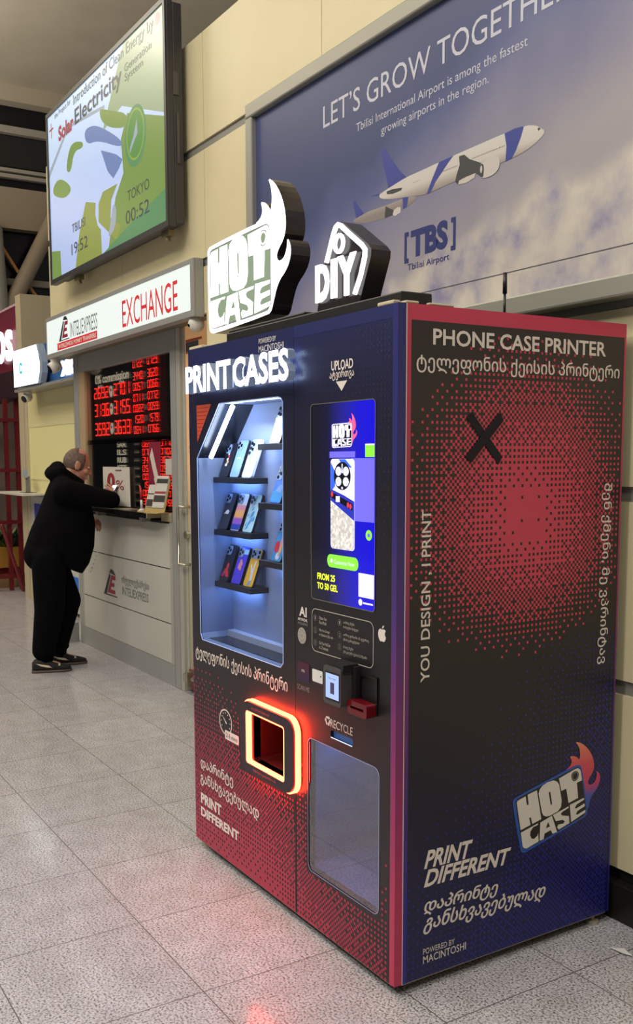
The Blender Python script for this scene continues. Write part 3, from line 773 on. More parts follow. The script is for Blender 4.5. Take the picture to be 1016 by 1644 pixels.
put_text(ts, 'Tap to pay', FX(-0.0602), (-0.257, -0.214, 0.917, 0.923), d=0.0012, mi=2)
ts.build('terminal_screen', [mat('terminal_screen_glow', (150, 172, 226), .3, emit=.8), gloss_black, mat('terminal_icon', (70, 70, 110), .4, emit=.1)], term, normals=False)
ac = MB(); ac.prism(rect(-0.176, -0.084, 0.832, 0.944), F0, -0.002, 0.006, 0, holes=[rect(-0.166, -0.094, 0.868, 0.936)])
ac.box(-0.166, -0.094, 0.0005, 0.002, 0.868, 0.936, 1)
acc = ac.build('note_acceptor', [mat('acceptor_black', (16, 15, 17), .3), mat('acceptor_pit', (8, 8, 9), .6)], VM)
rb = MB(); rb.prism(rrect(-0.186, -0.088, 0.824, 0.866, 0.010), F0, 0.006, 0.040, 0, holes=[rect(-0.170, -0.104, 0.842, 0.850)])
rb.build('note_mouth', mat('translucent_red', (104, 14, 24), .12), acc, bevel=0.004)

# --- pick-up port
neon = mat('red_neon', (255, 60, 26), .3, emit=32.0, ecol=(255, 58, 34))
pz = FX(0.0)
bz = MB(); bz.prism(rrect(-0.866, -0.508, 0.463, 0.720, 0.050), pz, 0.010, 0.034, 0, holes=[rrect(-0.832, -0.565, 0.494, 0.686, 0.012)])
port = bz.build('pickup_port', mat('port_bezel', (44, 26, 40), .35), VM, label='raised square pick-up port ringed by red light')
on = MB(); on.prism(rrect(-0.8715, -0.5025, 0.4575, 0.7255, 0.055), pz, 0.006, 0.025, 0, holes=[rrect(-0.865, -0.509, 0.464, 0.719, 0.050)])
on.build('outer_neon', neon, port)
inn = MB(); inn.prism(rrect(-0.832, -0.565, 0.494, 0.686, 0.012), pz, 0.012, 0.0335, 0, holes=[rrect(-0.827, -0.570, 0.499, 0.681, 0.010)])
inn.build('inner_neon', neon, port)
pr = MB(); L = rrect(-0.834, -0.563, 0.492, 0.688, 0.012)
for a, b in zip(L, L[1:] + L[:1]): pr.add([(a[0], 0.0, a[1]), (b[0], 0.0, b[1]), (b[0], 0.22, b[1]), (a[0], 0.22, a[1])], [(0, 1, 2, 3)])
pr.flat(L, FX(0.22), 0)
pr.build('port_recess', mat('dark_recess', (40, 16, 18), .5), port, normals=False)
rngp = random.Random(3)
for zc, xa, xb in ((0.702, -0.79, -0.66), (0.478, -0.78, -0.62)):
    pt = MB(); x = xa
    while x < xb:
        w = 0.003 + rngp.random() * .004
        pt.flat(rect(x, x + w, zc - .002 - rngp.random() * .004, zc + .002 + rngp.random() * .004), FX(-0.034), 0.0006); x += w + 0.004
    pt.build('port_print', mat('faint_red_print', (190, 70, 70), .5), port, normals=False)

# --- recycling window
rz = MB(); L = LOW
for a, b in zip(L, L[1:] + L[:1]): rz.add([(a[0], 0.02, a[1]), (b[0], 0.02, b[1]), (b[0], 0.30, b[1]), (a[0], 0.30, a[1])], [(0, 1, 2, 3)])
rz.flat(L, FX(0.30), 0)
rz.build('recycle_bin', mat('bin_grey', (104, 112, 136), .6), VM, normals=False)
MB().flat(LOW, FX(0.0015), 0).build('recycle_window', glass_mat('mirror_glass', (0.55, 0.66, 0.95), 0.30, 0.03, False), VM, normals=False, label='tall smoked recycling window')
MB().box(-0.45, -0.10, 0.10, 0.12, 0.640, 0.650).build('bin_light', mat('bin_led', (150, 184, 255), .3, emit=14), VM)
gl = MB(); L2 = rrect(-0.4695, -0.0765, 0.2195, 0.6745, 0.026)
gl.flat(L2, F0, 0.0012, 0, holes=[LOW]); gl.build('recycle_rim', mat('rim_pale', (150, 160, 196), .3), VM, normals=False)
sl = MB(); sl.flat(SLOT, FX(0.012), 0, 0); sl.flat(rect(-0.333, -0.215, 0.704, 0.7075), F0, 0.001, 1)
sl.build('recycle_slot', [mat('slot_blue', (54, 84, 140), .3, emit=.45), mat('slot_edge', (200, 220, 240), .3, emit=.7)], VM, normals=False)

# --- roof : plinth, lit flame card, lit DIY tag, aerial, packing
MB().box(-1.085, -0.040, 0.040, 0.150, ZT, ZT + 0.040).box(-1.085, -0.56, 0.050, 0.145, ZT + 0.04, ZT + 0.052).build('roof_plinth', matt_black, VM, bevel=0.004)
side_dark = mat('sign_return_dark', (40, 32, 34), 0.22)
C0 = 0.050
Fc = FX(C0)
B = affine((-1.246, 2.058), (0.486, 0.008), (-0.003, 0.326))
sgn = MB()
SIL = [B(p) for p in smooth_loop(FLAME, 1)]
SILC = [B(p) for p in smooth_loop(CARD, 1)]
sgn.prism(SIL, Fc, -0.078, -0.002); sgn.prism(SILC, Fc, -0.078, -0.002)
flame = sgn.build('flame_card_sign', side_dark, VM, label='glowing card and flame sign reading HOT CASE')
lit = mat('lit_face_white', (120, 120, 120), .4, emit=2.4, ecol=(250, 250, 255)); litg = mat('lit_face_green', (60, 70, 56), .4, emit=.50, ecol=(186, 208, 172))
litgrey = mat('lit_face_grey', (60, 62, 60), .4, emit=.36, ecol=(186, 190, 184))
fm = MB(); fm.prism(SIL, Fc, -0.002, 0.0, 0); fm.prism(SILC, Fc, -0.002, 0.0004, 0)
fm.flat([B(p) for p in smooth_loop(INNER, 1)], Fc, 0.0008, 2)
fm.flat([B((0.5 + (x - .5) * .975, 0.5 + (y - .5) * .965)) for x, y in smooth_loop(INNER, 1)], Fc, 0.0011, 1)
logo_letters(fm, B, Fc, 0.0014, 0)
fm.flat([B(p) for p in smooth_loop(CAMR, 1)], Fc, 0.0018, 2); fm.flat([B((0.885 + (x - 0.885) * 0.84, 0.819 + (y - 0.819) * 0.84)) for x, y in CAMR], Fc, 0.0021, 0); fm.flat([B(p) for p in smooth_loop(CAMI, 1)], Fc, 0.0024, 1)
fm.build('lit_face', [lit, litg, litgrey], flame, normals=False)
TAG = [(-0.470, 2.045), (-0.440, 2.170), (-0.360, 2.280), (-0.335, 2.286), (-0.205, 2.200), (-0.190, 2.178), (-0.255, 2.045)]
dg_ = MB(); Fd = FX(0.045)
TAGB = smooth_loop([(-0.475, 2.045), (-0.440, 2.160), (-0.372, 2.272), (-0.335, 2.290), (-0.196, 2.196), (-0.184, 2.165), (-0.250, 2.045)], 1)
dg_.prism([(-0.475, 2.04), (-0.440, 2.165), (-0.385, 2.262), (-0.362, 2.285), (-0.335, 2.285), (-0.205, 2.197), (-0.188, 2.180), (-0.190, 2.160), (-0.245, 2.04)], Fd, -0.070, 0.0)
tagb = dg_.build('tag_sign', side_dark, VM, label='dark tag shaped sign with glowing DIY letters')
nt_ = MB(); y_ = 0.036
nt_.tube([(-0.408, y_, 2.178), (-0.385, y_, 2.225), (-0.368, y_, 2.258), (-0.357, y_, 2.273), (-0.345, y_, 2.278), (-0.330, y_, 2.272), (-0.290, y_, 2.243), (-0.222, y_, 2.196), (-0.206, y_, 2.180), (-0.208, y_, 2.160), (-0.228, y_, 2.110), (-0.258, y_, 2.062)], 0.0075, 10)
nt_.tube([(-0.340 + 0.022 * math.cos(a * math.pi / 12), y_, 2.222 + 0.024 * math.sin(a * math.pi / 12)) for a in range(24)], 0.0065, 10, closed=True)
neon_w = mat('white_neon', (120, 120, 120), .4, emit=2.2, ecol=(255, 255, 255))
nt_.build('neon_outline', neon_w, tagb, smooth=True)
dl = MB(); put_text(dl, 'D', Fd, (-0.470, -0.395, 2.064, 2.178), d=0.006, depth=0.005, bold=0.045)
put_text(dl, 'I', Fd, (-0.383, -0.353, 2.066, 2.182), d=0.006, depth=0.005, bold=0.045); put_text(dl, 'Y', Fd, (-0.349, -0.252, 2.064, 2.184), d=0.006, depth=0.005, bold=0.045)
dl.build('neon_letters', neon_w, tagb)
MB().cyl((-0.30, 0.674, ZT), (-0.30, 0.674, ZT + 0.03), 0.010, 0.008, 12).cyl((-0.30, 0.674, ZT + .03), (-0.30, 0.674, 2.12), 0.0045, None, 10).cyl((-0.30, 0.674, 2.12), (-0.30, 0.674, 2.188), 0.0075, 0.0065, 12).build('aerial', matt_black, VM, smooth=True)
pk = MB().box(-0.105, -0.030, 0.005, 0.030, ZT + 0.001, ZT + 0.012).box(-0.07, -0.005, 0.03, 0.075, ZT + .001, ZT + 0.009).box(-0.02, -0.004, 0.11, 0.20, ZT + .001, ZT + .008)
pk.build('edge_packing', mat('cream_foam', (206, 190, 158), .7), VM, bevel=0.003)
MB().box(-1.33, -1.22, 0.004, 0.05, ZT, ZT + 0.012).build('edge_packing', mat('cream_foam', (206, 190, 158), .7), VM, bevel=0.003)

# ------------------------------------------------------------------ phone cases on the shelves (each its own thing)
def phone_case(x, shelf_z, label, base, art, cam_style='two', w=0.074, h=0.150, tilt=20, group='phone cases on the lit shelves'):
    t_ = 0.0105; a = math.radians(tilt)
    y0 = 0.078
    o = thing('phone_case', label, 'phone case', (x, y0, shelf_z + 0.0012), (-a, 0, 0), group)
    bm_ = MB(); bm_.prism(rrect(-w / 2, w / 2, 0, h, 0.011), LOCALF, -t_, 0.0)
    bm_.build('shell', [mat('case_edge_' + base[0], base[1], .35)], o, local=True, bevel=0.0015)
    pm = MB()
    art(pm, w, h)
    pm.build('printed_back', ART, o, local=True, normals=False)
    c = MB()
    if cam_style == 'wide':
        c.prism(rrect(-w / 2 + .005, w / 2 - .005, h - .040, h - .006, .008), LOCALF, 0.0008, 0.003, 0)
        L = [(-w / 2 + .016, h - .015), (-w / 2 + .016, h - .031), (-w / 2 + .031, h - .023), (w / 2 - .014, h - .014), (w / 2 - .014, h - .032)]
    elif cam_style == 'tall':
        L = [(-w / 2 + .013, h - .016 - k * .019) for k in range(3)] + [(-w / 2 + .028, h - .022), (-w / 2 + .028, h - .04)]
        c.prism(rrect(-w / 2 + .003, -w / 2 + .037, h - .064, h - .004, .007), LOCALF, 0.0008, 0.0024, 0)
    else:
        c.prism(rrect(-w / 2 + .004, -w / 2 + .040, h - .042, h - .005, .009), LOCALF, 0.0008, 0.0028, 0)
        L = [(-w / 2 + .014, h - .015), (-w / 2 + .014, h - .032), (-w / 2 + .030, h - .023)]
    cm = c.build('camera_frame', mat('case_cam_frame', (140, 160, 196), .35), o, local=True)
    ln = MB()
    for (lx, lz) in L: ln.prism(ellipse(lx, lz, .0066, .0066, 16), LOCALF, 0.0024, 0.0042)
    ln.build('lens', dark_lens, cm, local=True)
    return o

ART = [mat('art_charcoal', (52, 56, 70), .4), mat('art_pale_blue', (126, 164, 222), .4), mat('art_white', (220, 226, 236), .4), mat('art_sea', (66, 150, 206), .4),
       mat('art_orange', (244, 178, 104), .4), mat('art_pink', (232, 150, 160), .4), mat('art_purple', (150, 96, 200), .4), mat('art_navy', (50, 72, 180), .4),
       mat('art_violet', (84, 66, 220), .4), mat('art_yellow', (240, 184, 46), .4), mat('art_red', (208, 52, 66), .4), mat('art_black', (30, 32, 44), .4), mat('art_mint', (176, 216, 226), .4), mat('art_blue', (64, 120, 214), .4)]
def bg(pm, w, h, mi, z0=0.0, z1=None): 
    z1 = h if z1 is None else z1
    r = 0.0095
    full = rrect(-w / 2 + .0015, w / 2 - .0015, .0015, h - .0015, r)
    if z0 == 0.0 and z1 == h: pm.flat(full, LOCALF, 0.0004, mi)
    else: pm.flat(rect(-w / 2 + .0015, w / 2 - .0015, z0, z1), LOCALF, 0.0007, mi)
def art_dark(pm, w, h):
    bg(pm, w, h, 11)
    for k in range(5): pm.flat(ellipse(-.004 + .006 * (k % 2), h * .36 + k * .011, .010 - .001 * k, .006, 12), LOCALF, .001, (2, 4, 2, 10, 2)[k])
def art_blue(pm, w, h): bg(pm, w, h, 1); pm.flat(rect(-.016, .016, h * .5, h * .53), LOCALF, .001, 2)
def art_pale(pm, w, h): bg(pm, w, h, 12); pm.flat([(-.034, h * .4), (.02, h * .75), (.034, h * .5), (-.01, h * .2)], LOCALF, .001, 2); bg(pm, w, h, 2, h * .03, h * .14)
def art_charcoal(pm, w, h): bg(pm, w, h, 0); pm.flat([(-.020, h * .42), (.012, h * .42), (.016, h * .50), (.0, h * .54), (-.012, h * .50)], LOCALF, .001, 2); pm.flat([(-.026, h * .42), (-.016, h * .42), (-.012, h * .48)], LOCALF, .0012, 4)
def art_sunset(pm, w, h):
    bg(pm, w, h, 2)
    for mi, a, b in ((7, .03, .18), (6, .18, .30), (5, .30, .36), (4, .36, .55), (5, .55, .68)): bg(pm, w, h, mi, h * a, h * b)
    for k in range(6): pm.flat([(-.030 + k * .011, h * .30), (-.024 + k * .011, h * .36), (-.018 + k * .011, h * .30)], LOCALF, .0011, 6)
def art_marble(pm, w, h):
    bg(pm, w, h, 12); r = random.Random(11)
    for k in range(16):
        x, z = r.uniform(-.026, .026), r.uniform(.012, h * .7); s = r.uniform(.006, .013)
        pm.flat([(x - s, z - s), (x + s * .3, z - s * .5), (x + s * .8, z + s * 1.4), (x - s * .2, z + s * .7)], LOCALF, .0008 + k * .00002, r.choice((3, 3, 2, 1, 13)))
def art_redfig(pm, w, h):
    bg(pm, w, h, 11)
    pm.flat([(-.030, .02), (.030, .02), (.022, h * .25), (.008, h * .36), (-.012, h * .34), (-.024, h * .22)], LOCALF, .0008, 10)
    pm.flat(ellipse(.004, h * .42, .010, .013, 16), LOCALF, .0009, 10); pm.flat([(-.012, .02), (.008, .02), (.0, h * .2)], LOCALF, .0010, 11); pm.flat([(-.022, h * .16), (-.006, h * .2), (-.016, h * .26)], LOCALF, .0010, 7)
def art_violet(pm, w, h):
    bg(pm, w, h, 8)
    for x, z in ((-.006, .52), (.006, .54), (-.002, .60), (.002, .47), (-.008, .46), (.004, .42)): pm.flat(ellipse(x, h * z, .0085, .009, 12), LOCALF, .001 + z * .0002, 5)
    bg(pm, w, h, 12, h * .80, h * .93)
def art_yellow(pm, w, h):
    bg(pm, w, h, 9)
    pm.flat([(.002, h * .12), (.016, h * .2), (.012, h * .45), (.016, h * .68), (.008, h * .68), (.002, h * .45), (-.014, h * .58), (-.020, h * .56), (-.004, h * .38)], LOCALF, .001, 2)
    pm.flat([(-.008, .006), (.012, .006), (.018, h * .17), (.0, h * .15)], LOCALF, .0012, 1)
def art_ocean(pm, w, h): bg(pm, w, h, 13); bg(pm, w, h, 3, h * .04, h * .3); pm.flat([(-.02, h * .3), (.02, h * .26), (.03, h * .5), (.0, h * .44)], LOCALF, .001, 1)
def art_floral(pm, w, h):
    bg(pm, w, h, 3); pm.flat(ellipse(-.015, h * .36, .016, .022), LOCALF, .001, 10); pm.flat(ellipse(.010, h * .48, .010, .030), LOCALF, .0011, 5); pm.flat(ellipse(.012, h * .28, .009, .022), LOCALF, .0012, 4); pm.flat(ellipse(.006, h * .14, .014, .014), LOCALF, .0012, 2)
def art_bright(pm, w, h): bg(pm, w, h, 2); pm.flat(rect(-.03, .03, .01, h * .5), LOCALF, .001, 1)
def art_mix(pm, w, h): bg(pm, w, h, 12); pm.flat(ellipse(-.008, h * .3, .022, .026), LOCALF, .001, 10); pm.flat(ellipse(.01, h * .55, .018, .02), LOCALF, .001, 3)
def art_tan(pm, w, h): bg(pm, w, h, 2); pm.flat(ellipse(0, h * .42, .026, .034), LOCALF, .001, 4)

dk = ('dark', (26, 28, 34)); wt = ('white', (206, 212, 222))
X3 = (-1.212, -1.112, -1.014)
phone_case(X3[0] + .012, SHL[0][2], 'black phone case with a small white and red print beside the plain light blue one', dk, art_dark, h=.138)
phone_case(X3[1], SHL[0][2], 'plain light blue phone case between a black and a pale case', dk, art_blue)
phone_case(X3[2], SHL[0][2], 'pale mint and white phone case beside the plain light blue one', wt, art_pale, 'tall')
phone_case(X3[0], SHL[1][2], 'charcoal phone case with a tiny white mountain print', dk, art_charcoal)
phone_case(X3[1], SHL[1][2], 'sunset phone case striped white, orange, purple and navy', dk, art_sunset)
phone_case(X3[2], SHL[1][2], 'turquoise and white marbled phone case', dk, art_marble)
phone_case(X3[0], SHL[2][2], 'black phone case printed with a red figure', dk, art_redfig)
phone_case(X3[1], SHL[2][2], 'violet phone case with a pink blossom print', dk, art_violet)
phone_case(X3[2], SHL[2][2], 'yellow phone case with a pale branching shape', dk, art_yellow, 'wide')
XR2 = (-0.806, -0.704)
phone_case(XR2[0], SHR[0][2], 'white and pale blue phone case on the highest shelf', dk, art_bright, 'tall', h=.146)
phone_case(XR2[1], SHR[0][2], 'cream phone case with an orange patch at the edge of the window', dk, art_tan, h=.146)
phone_case(XR2[0], SHR[1][2], 'ocean blue phone case with three lens camera', dk, art_ocean, 'tall')
phone_case(XR2[1], SHR[1][2], 'mint phone case with red and blue blobs beside the ocean blue one', dk, art_mix)
phone_case(XR2[0], SHR[2][2], 'sea blue phone case with a red flower print', dk, art_floral, 'wide')
phone_case(XR2[1], SHR[2][2], 'dark grey phone case with small white print beside the red flower case', dk, art_charcoal)
# ------------------------------------------------------------------ the airport billboard
BBY = 0.918
BB = thing('billboard', 'large framed blue airport poster with airliners above the clouds', 'billboard', (-0.1, 0.94, 2.09))
Fb = FX(BBY)
bm_, nt, pp = nodes_mat('sky_print')
gxo = coord(nt)
sep = nt.nodes.new('ShaderNodeSeparateXYZ'); nt.links.new(gxo, sep.inputs[0])     # local : x from -2.3 .. 2.3, z 0 .. 1.3
skyr = ramp(nt, [(0.0, lin((66, 76, 116))), (0.25, lin((88, 96, 138))), (0.55, lin((132, 130, 154))), (1.0, lin((168, 161, 165)))])
k = mathn(nt, 'ADD', mathn(nt, 'MULTIPLY', sep.outputs[0], 0.5), mathn(nt, 'MULTIPLY', sep.outputs[2], -1.375))
nz = nt.nodes.new('ShaderNodeTexNoise'); nz.inputs['Scale'].default_value = 1.7; nz.inputs['Detail'].default_value = 3; nt.links.new(gxo, nz.inputs[0])
k = mathn(nt, 'ADD', mathn(nt, 'ADD', k, 1.80), mathn(nt, 'MULTIPLY', mathn(nt, 'SUBTRACT', nz.outputs[0], 0.5), 0.75))
nt.links.new(k, skyr.inputs[0])
cl = nt.nodes.new('ShaderNodeTexNoise'); cl.inputs['Scale'].default_value = 5.5; cl.inputs['Detail'].default_value = 7; cl.inputs['Roughness'].default_value = 0.55; nt.links.new(gxo, cl.inputs[0])
clr = ramp(nt, [(0.34, lin((146, 142, 168))), (0.45, lin((182, 174, 178))), (0.56, lin((204, 195, 184))), (0.7, lin((218, 208, 192)))]); nt.links.new(cl.outputs[0], clr.inputs[0])
big = nt.nodes.new('ShaderNodeTexNoise'); big.inputs['Scale'].default_value = 3.2; big.inputs['Detail'].default_value = 4; nt.links.new(gxo, big.inputs[0])
edge = mathn(nt, 'ADD', mathn(nt, 'MULTIPLY', sep.outputs[0], 0.22), mathn(nt, 'MULTIPLY', big.outputs[0], 0.34))
edge = mathn(nt, 'ADD', edge, 0.32)
msk = maprange(nt, mathn(nt, 'SUBTRACT', edge, sep.outputs[2]), -0.02, 0.07)
mx = nt.nodes.new('ShaderNodeMix'); mx.data_type = 'RGBA'; nt.links.new(msk, mx.inputs[0]); nt.links.new(skyr.outputs[0], mx.inputs[6]); nt.links.new(clr.outputs[0], mx.inputs[7])
nt.links.new(mx.outputs[2], pp.inputs['Base Color']); pp.inputs['Roughness'].default_value = 0.34; pp.inputs['Specular IOR Level'].default_value = 0.4
BX0, BX1, BZ0, BZ1 = -2.467, 2.35, 2.086, 3.412
pn = MB(); pn.prism(rect(BX0 + .03, BX1 - .03, BZ0 + .03, BZ1 - .03), Fb, -0.035, 0.0)
panel = pn.build('printed_panel', bm_, BB, normals=False)
frm = mat('billboard_frame_grey', (160, 158, 146), .4, .3)
fr_ = MB()
fr_.box(BX0, BX1, BBY - 0.030, WY + 0.001, BZ1 - 0.072, BZ1, 0); fr_.box(BX0, BX0 + 0.065, BBY - 0.030, WY + 0.001, BZ0, BZ1 - .0722, 0); fr_.box(BX1 - 0.065, BX1, BBY - 0.030, WY + 0.001, BZ0, BZ1 - .0722, 0)
fr_.box(BX0 + .0652, BX1 - .0652, BBY - 0.034, WY + 0.001, BZ0, BZ0 + 0.070, 0)
fr_.build('frame', frm, BB, bevel=0.008)
MB().flat(rect(BX0 + .065, BX1 - .065, 2.2485, 2.2515), Fb, 0.001).build('seam', mat('seam_dark', (88, 84, 92), .6), panel, normals=False)
bt = mat('poster_white', (196, 196, 206), .4); bt2 = mat('poster_navy', (44, 54, 112), .4)
lettering("LET’S GROW TOGETHER", Fb, (-1.764, -0.262, 3.101, 3.199), bt, panel, bold=0.0, label='white headline lettering')
lettering('Tbilisi International Airport is among the fastest', Fb, (-1.498, -0.464, 3.000, 3.047), bt, panel)
lettering('growing airports in the region.', Fb, (-1.315, -0.658, 2.938, 2.984), bt, panel)
lettering('[', Fb, (-1.150, -1.122, 2.385, 2.510), bt2, panel, bold=.03); lettering(']', Fb, (-0.858, -0.830, 2.385, 2.510), bt2, panel, bold=.03)
lettering('TBS', Fb, (-1.108, -0.876, 2.400, 2.511), bt2, panel, bold=0.05, label='navy TBS lettering in brackets')
lettering('Tbilisi Airport', Fb, (-1.128, -0.866, 2.345, 2.379), bt2, panel, bold=.006)
FUSE=[(-1.328,2.700),(-1.321,2.707),(-1.225,2.721),(-1.139,2.732),(-1.037,2.734),(-0.934,2.738),(-0.848,2.741),(-0.686,2.744),(-0.564,2.746),(-0.466,2.743),(-0.415,2.729),(-0.390,2.712),(-0.374,2.700),(-0.378,2.688),(-0.413,2.670),(-0.469,2.654),(-0.561,2.646),(-0.683,2.648),(-0.951,2.638),(-1.005,2.632),(-1.118,2.649),(-1.238,2.666),(-1.317,2.685)]
FIN=[(-1.324,2.888),(-1.289,2.888),(-1.239,2.824),(-1.185,2.767),(-1.140,2.732),(-1.225,2.721),(-1.263,2.717),(-1.283,2.779)]
BAND1=[(-0.934,2.738),(-0.848,2.741),(-0.882,2.719),(-0.951,2.670),(-0.983,2.635),(-1.008,2.634),(-0.975,2.684)]
BAND2=[(-0.570,2.745),(-0.517,2.748),(-0.473,2.743),(-0.487,2.710),(-0.509,2.672),(-0.529,2.649),(-0.563,2.646),(-0.559,2.698)]
WING=[(-0.815,2.730),(-0.785,2.728),(-0.755,2.704),(-0.690,2.673),(-0.692,2.625),(-0.721,2.645),(-0.773,2.645),(-0.813,2.639),(-0.819,2.626),(-0.836,2.641),(-0.827,2.666),(-0.811,2.697)]
ENG=[(-0.674,2.673),(-0.641,2.683),(-0.610,2.680),(-0.594,2.667),(-0.592,2.641),(-0.602,2.623),(-0.633,2.612),(-0.683,2.615),(-0.692,2.629),(-0.700,2.669)]
ENGIN=[(-0.699,2.664),(-0.690,2.671),(-0.677,2.665),(-0.674,2.646),(-0.678,2.617),(-0.692,2.625),(-0.699,2.639)]
ENG2=[(-0.836,2.641),(-0.721,2.645),(-0.727,2.629),(-0.773,2.621),(-0.819,2.626)]
STAB=[(-1.274,2.706),(-1.231,2.706),(-1.166,2.696),(-1.174,2.687),(-1.231,2.686),(-1.272,2.694)]
STAB2=[(-1.392,2.713),(-1.328,2.709),(-1.326,2.702)]
CPIT=[(-0.408,2.716),(-0.401,2.718),(-0.392,2.711),(-0.403,2.707)]
FUSE_b=[(-1.522,2.634),(-1.510,2.641),(-1.406,2.652),(-1.265,2.650),(-1.131,2.652),(-1.093,2.649),(-1.073,2.633),(-1.105,2.618),(-1.183,2.612),(-1.292,2.599),(-1.406,2.604),(-1.495,2.621)]
FIN_b=[(-1.524,2.718),(-1.507,2.720),(-1.480,2.689),(-1.439,2.651),(-1.499,2.643)]
BAND_b=[(-1.165,2.655),(-1.124,2.654),(-1.137,2.612),(-1.162,2.609)]
WING_b=[(-1.282,2.648),(-1.258,2.634),(-1.224,2.619),(-1.230,2.600),(-1.288,2.599)]
ENG_b=[(-1.224,2.619),(-1.197,2.625),(-1.178,2.621),(-1.178,2.599),(-1.217,2.592),(-1.232,2.602)]
fus_m = gradient_mat('airliner_print_body', 2, 2.625 - 2.09, 2.745 - 2.09, [(0.0, (138, 128, 122)), (0.22, (164, 154, 146)), (0.5, (206, 198, 188)), (1.0, (212, 206, 198))], .4)
pw = mat('airliner_print_white', (204, 196, 188), .4); pbl = mat('airliner_print_blue', (58, 68, 146), .4); pdk = mat('airliner_print_wing', (64, 64, 66), .4)
pl = MB()
pl.flat(FIN, Fb, .0008, 2); pl.flat(STAB2, Fb, .0008, 2); pl.flat(smooth_loop(FUSE, 1), Fb, .0011, 0); pl.flat(BAND1, Fb, .0014, 2); pl.flat(BAND2, Fb, .0014, 2)
pl.flat(ENG2, Fb, .0014, 1); pl.flat(WING, Fb, .0017, 3); pl.flat(smooth_loop(ENG, 1), Fb, .0020, 1); pl.flat(smooth_loop(ENGIN, 1), Fb, .0023, 3); pl.flat(ellipse(-0.689, 2.650, .006, .014, 14), Fb, .0026, 1)
pl.flat(STAB, Fb, .0014, 3); pl.flat(CPIT, Fb, .0014, 3)
for k in range(26): pl.flat(rect(-0.739 + k * .0068, -0.7365 + k * .0068, 2.700, 2.7045), Fb, .0015, 3)
for k in range(14): pl.flat(rect(-0.917 + k * .0068, -0.9145 + k * .0068, 2.695, 2.6995), Fb, .0015, 3)
for k in range(8): pl.flat(rect(-1.095 + k * .006, -1.093 + k * .006, 2.697, 2.700), Fb, .0015, 3)
pl.build('airliner_print', [fus_m, pw, pbl, pdk], panel, normals=False, label='larger printed airliner with blue bands')
pl = MB(); pl.flat(FIN_b, Fb, .0004, 2); pl.flat(FUSE_b, Fb, .0006, 0); pl.flat(BAND_b, Fb, .0007, 2); pl.flat(WING_b, Fb, .0007, 3); pl.flat(ENG_b, Fb, .00075, 1)
pl.build('airliner_print', [fus_m, pw, pbl, pdk], panel, normals=False, label='smaller printed airliner behind')

# ------------------------------------------------------------------ the wall screen
TV = thing('wall_display', 'large wall mounted screen showing a green and blue map', 'screen', (-4.39, 0.9, 2.95))
TY = 0.82; Ft = FX(TY)
tx0, tx1, tz0, tz1 = -5.565, -3.286, 2.963, 4.262
tb = MB(); tb.box(tx0, tx1, TY + 0.002, TY + 0.045, tz0, tz1, 0); tb.box(tx0 + 0.1, tx1 - 0.004, TY + 0.045, TY + 0.105, tz0 + 0.02, tz1 - 0.02, 0)
tb.build('casing', mat('screen_casing', (62, 58, 56), .45), TV, bevel=0.006)
rect_in = rect(tx0 + 0.030, tx1 - 0.030, tz0 + 0.036, tz1 - 0.030)
MB().prism(rect(tx0, tx1, tz0, tz1), Ft, -0.002, 0.008, 0, holes=[rect_in]).build('bezel', mat('screen_bezel', (44, 46, 50), .35), TV)
tvE = 0.48
def tvm(n, c, e=tvE): return mat('map_' + n, tuple(int(v * .25) for v in c), .25, emit=e, ecol=c)
TVM = [gradient_mat('map_sky', 2, 0.0, 1.3, [(0, (160, 178, 226)), (0.5, (168, 188, 230)), (1.0, (188, 214, 240))], .25, emit=tvE), tvm('leaf', (156, 194, 96)), tvm('lime', (186, 200, 96)), tvm('pale_green', (190, 218, 172)),
       tvm('deep_green', (112, 184, 124)), tvm('blue', (140, 172, 240)), tvm('dark', (70, 84, 96), .5), tvm('red', (206, 70, 90)), tvm('circle_green', (110, 186, 90)), tvm('ring', (190, 222, 76)), tvm('white', (206, 222, 240))]
ts_ = MB(); ts_.prism(rect_in, Ft, -0.0015, 0.0005, 0)
tscr = ts_.build('screen', TVM[0], TV, normals=False)
T = MB(); D = 0.0010
def sm(p): return smooth_loop(p, 2)
T.flat([(-3.95, 4.23), (-3.317, 4.23), (-3.317, 3.62), (-3.99, 3.86), (-4.35, 3.80)], Ft, D, 3)
T.flat([(-4.02, 3.66), (-3.90, 3.79), (-3.317, 3.60), (-3.317, 3.00), (-4.3, 3.00), (-4.14, 3.32), (-3.99, 3.44)], Ft, D + .0002, 1)
T.flat(sm([(-4.40,3.97),(-4.19,3.89),(-3.90,3.79),(-3.90,3.70),(-4.20,3.78),(-4.38,3.88)]), Ft, D + .0004, 1)
T.flat(sm([(-4.97,3.90),(-4.75,3.85),(-4.74,3.80),(-4.94,3.83),(-5.02,3.70),(-5.13,3.73),(-5.07,3.85)]), Ft, D + .0004, 1)
T.flat(sm([(-4.72,3.91),(-4.54,3.90),(-4.33,3.82),(-4.00,3.65),(-4.00,3.60),(-4.44,3.77),(-4.67,3.80)]), Ft, D + .0004, 5)
T.flat([(-4.39,3.69),(-4.11,3.59),(-4.00,3.53),(-4.06,3.49),(-4.17,3.45),(-4.27,3.52)], Ft, D + .0004, 5)
T.flat(sm([(-5.42,3.71),(-5.27,3.72),(-5.05,3.62),(-5.03,3.56),(-5.21,3.55),(-5.47,3.64)]), Ft, D + .0004, 1)
T.flat([(-4.72,3.42),(-4.52,3.37),(-4.53,3.29),(-4.49,3.21),(-4.43,3.17),(-4.42,3.00),(-4.98,3.00),(-4.88,3.22),(-4.77,3.36)], Ft, D + .0003, 2)
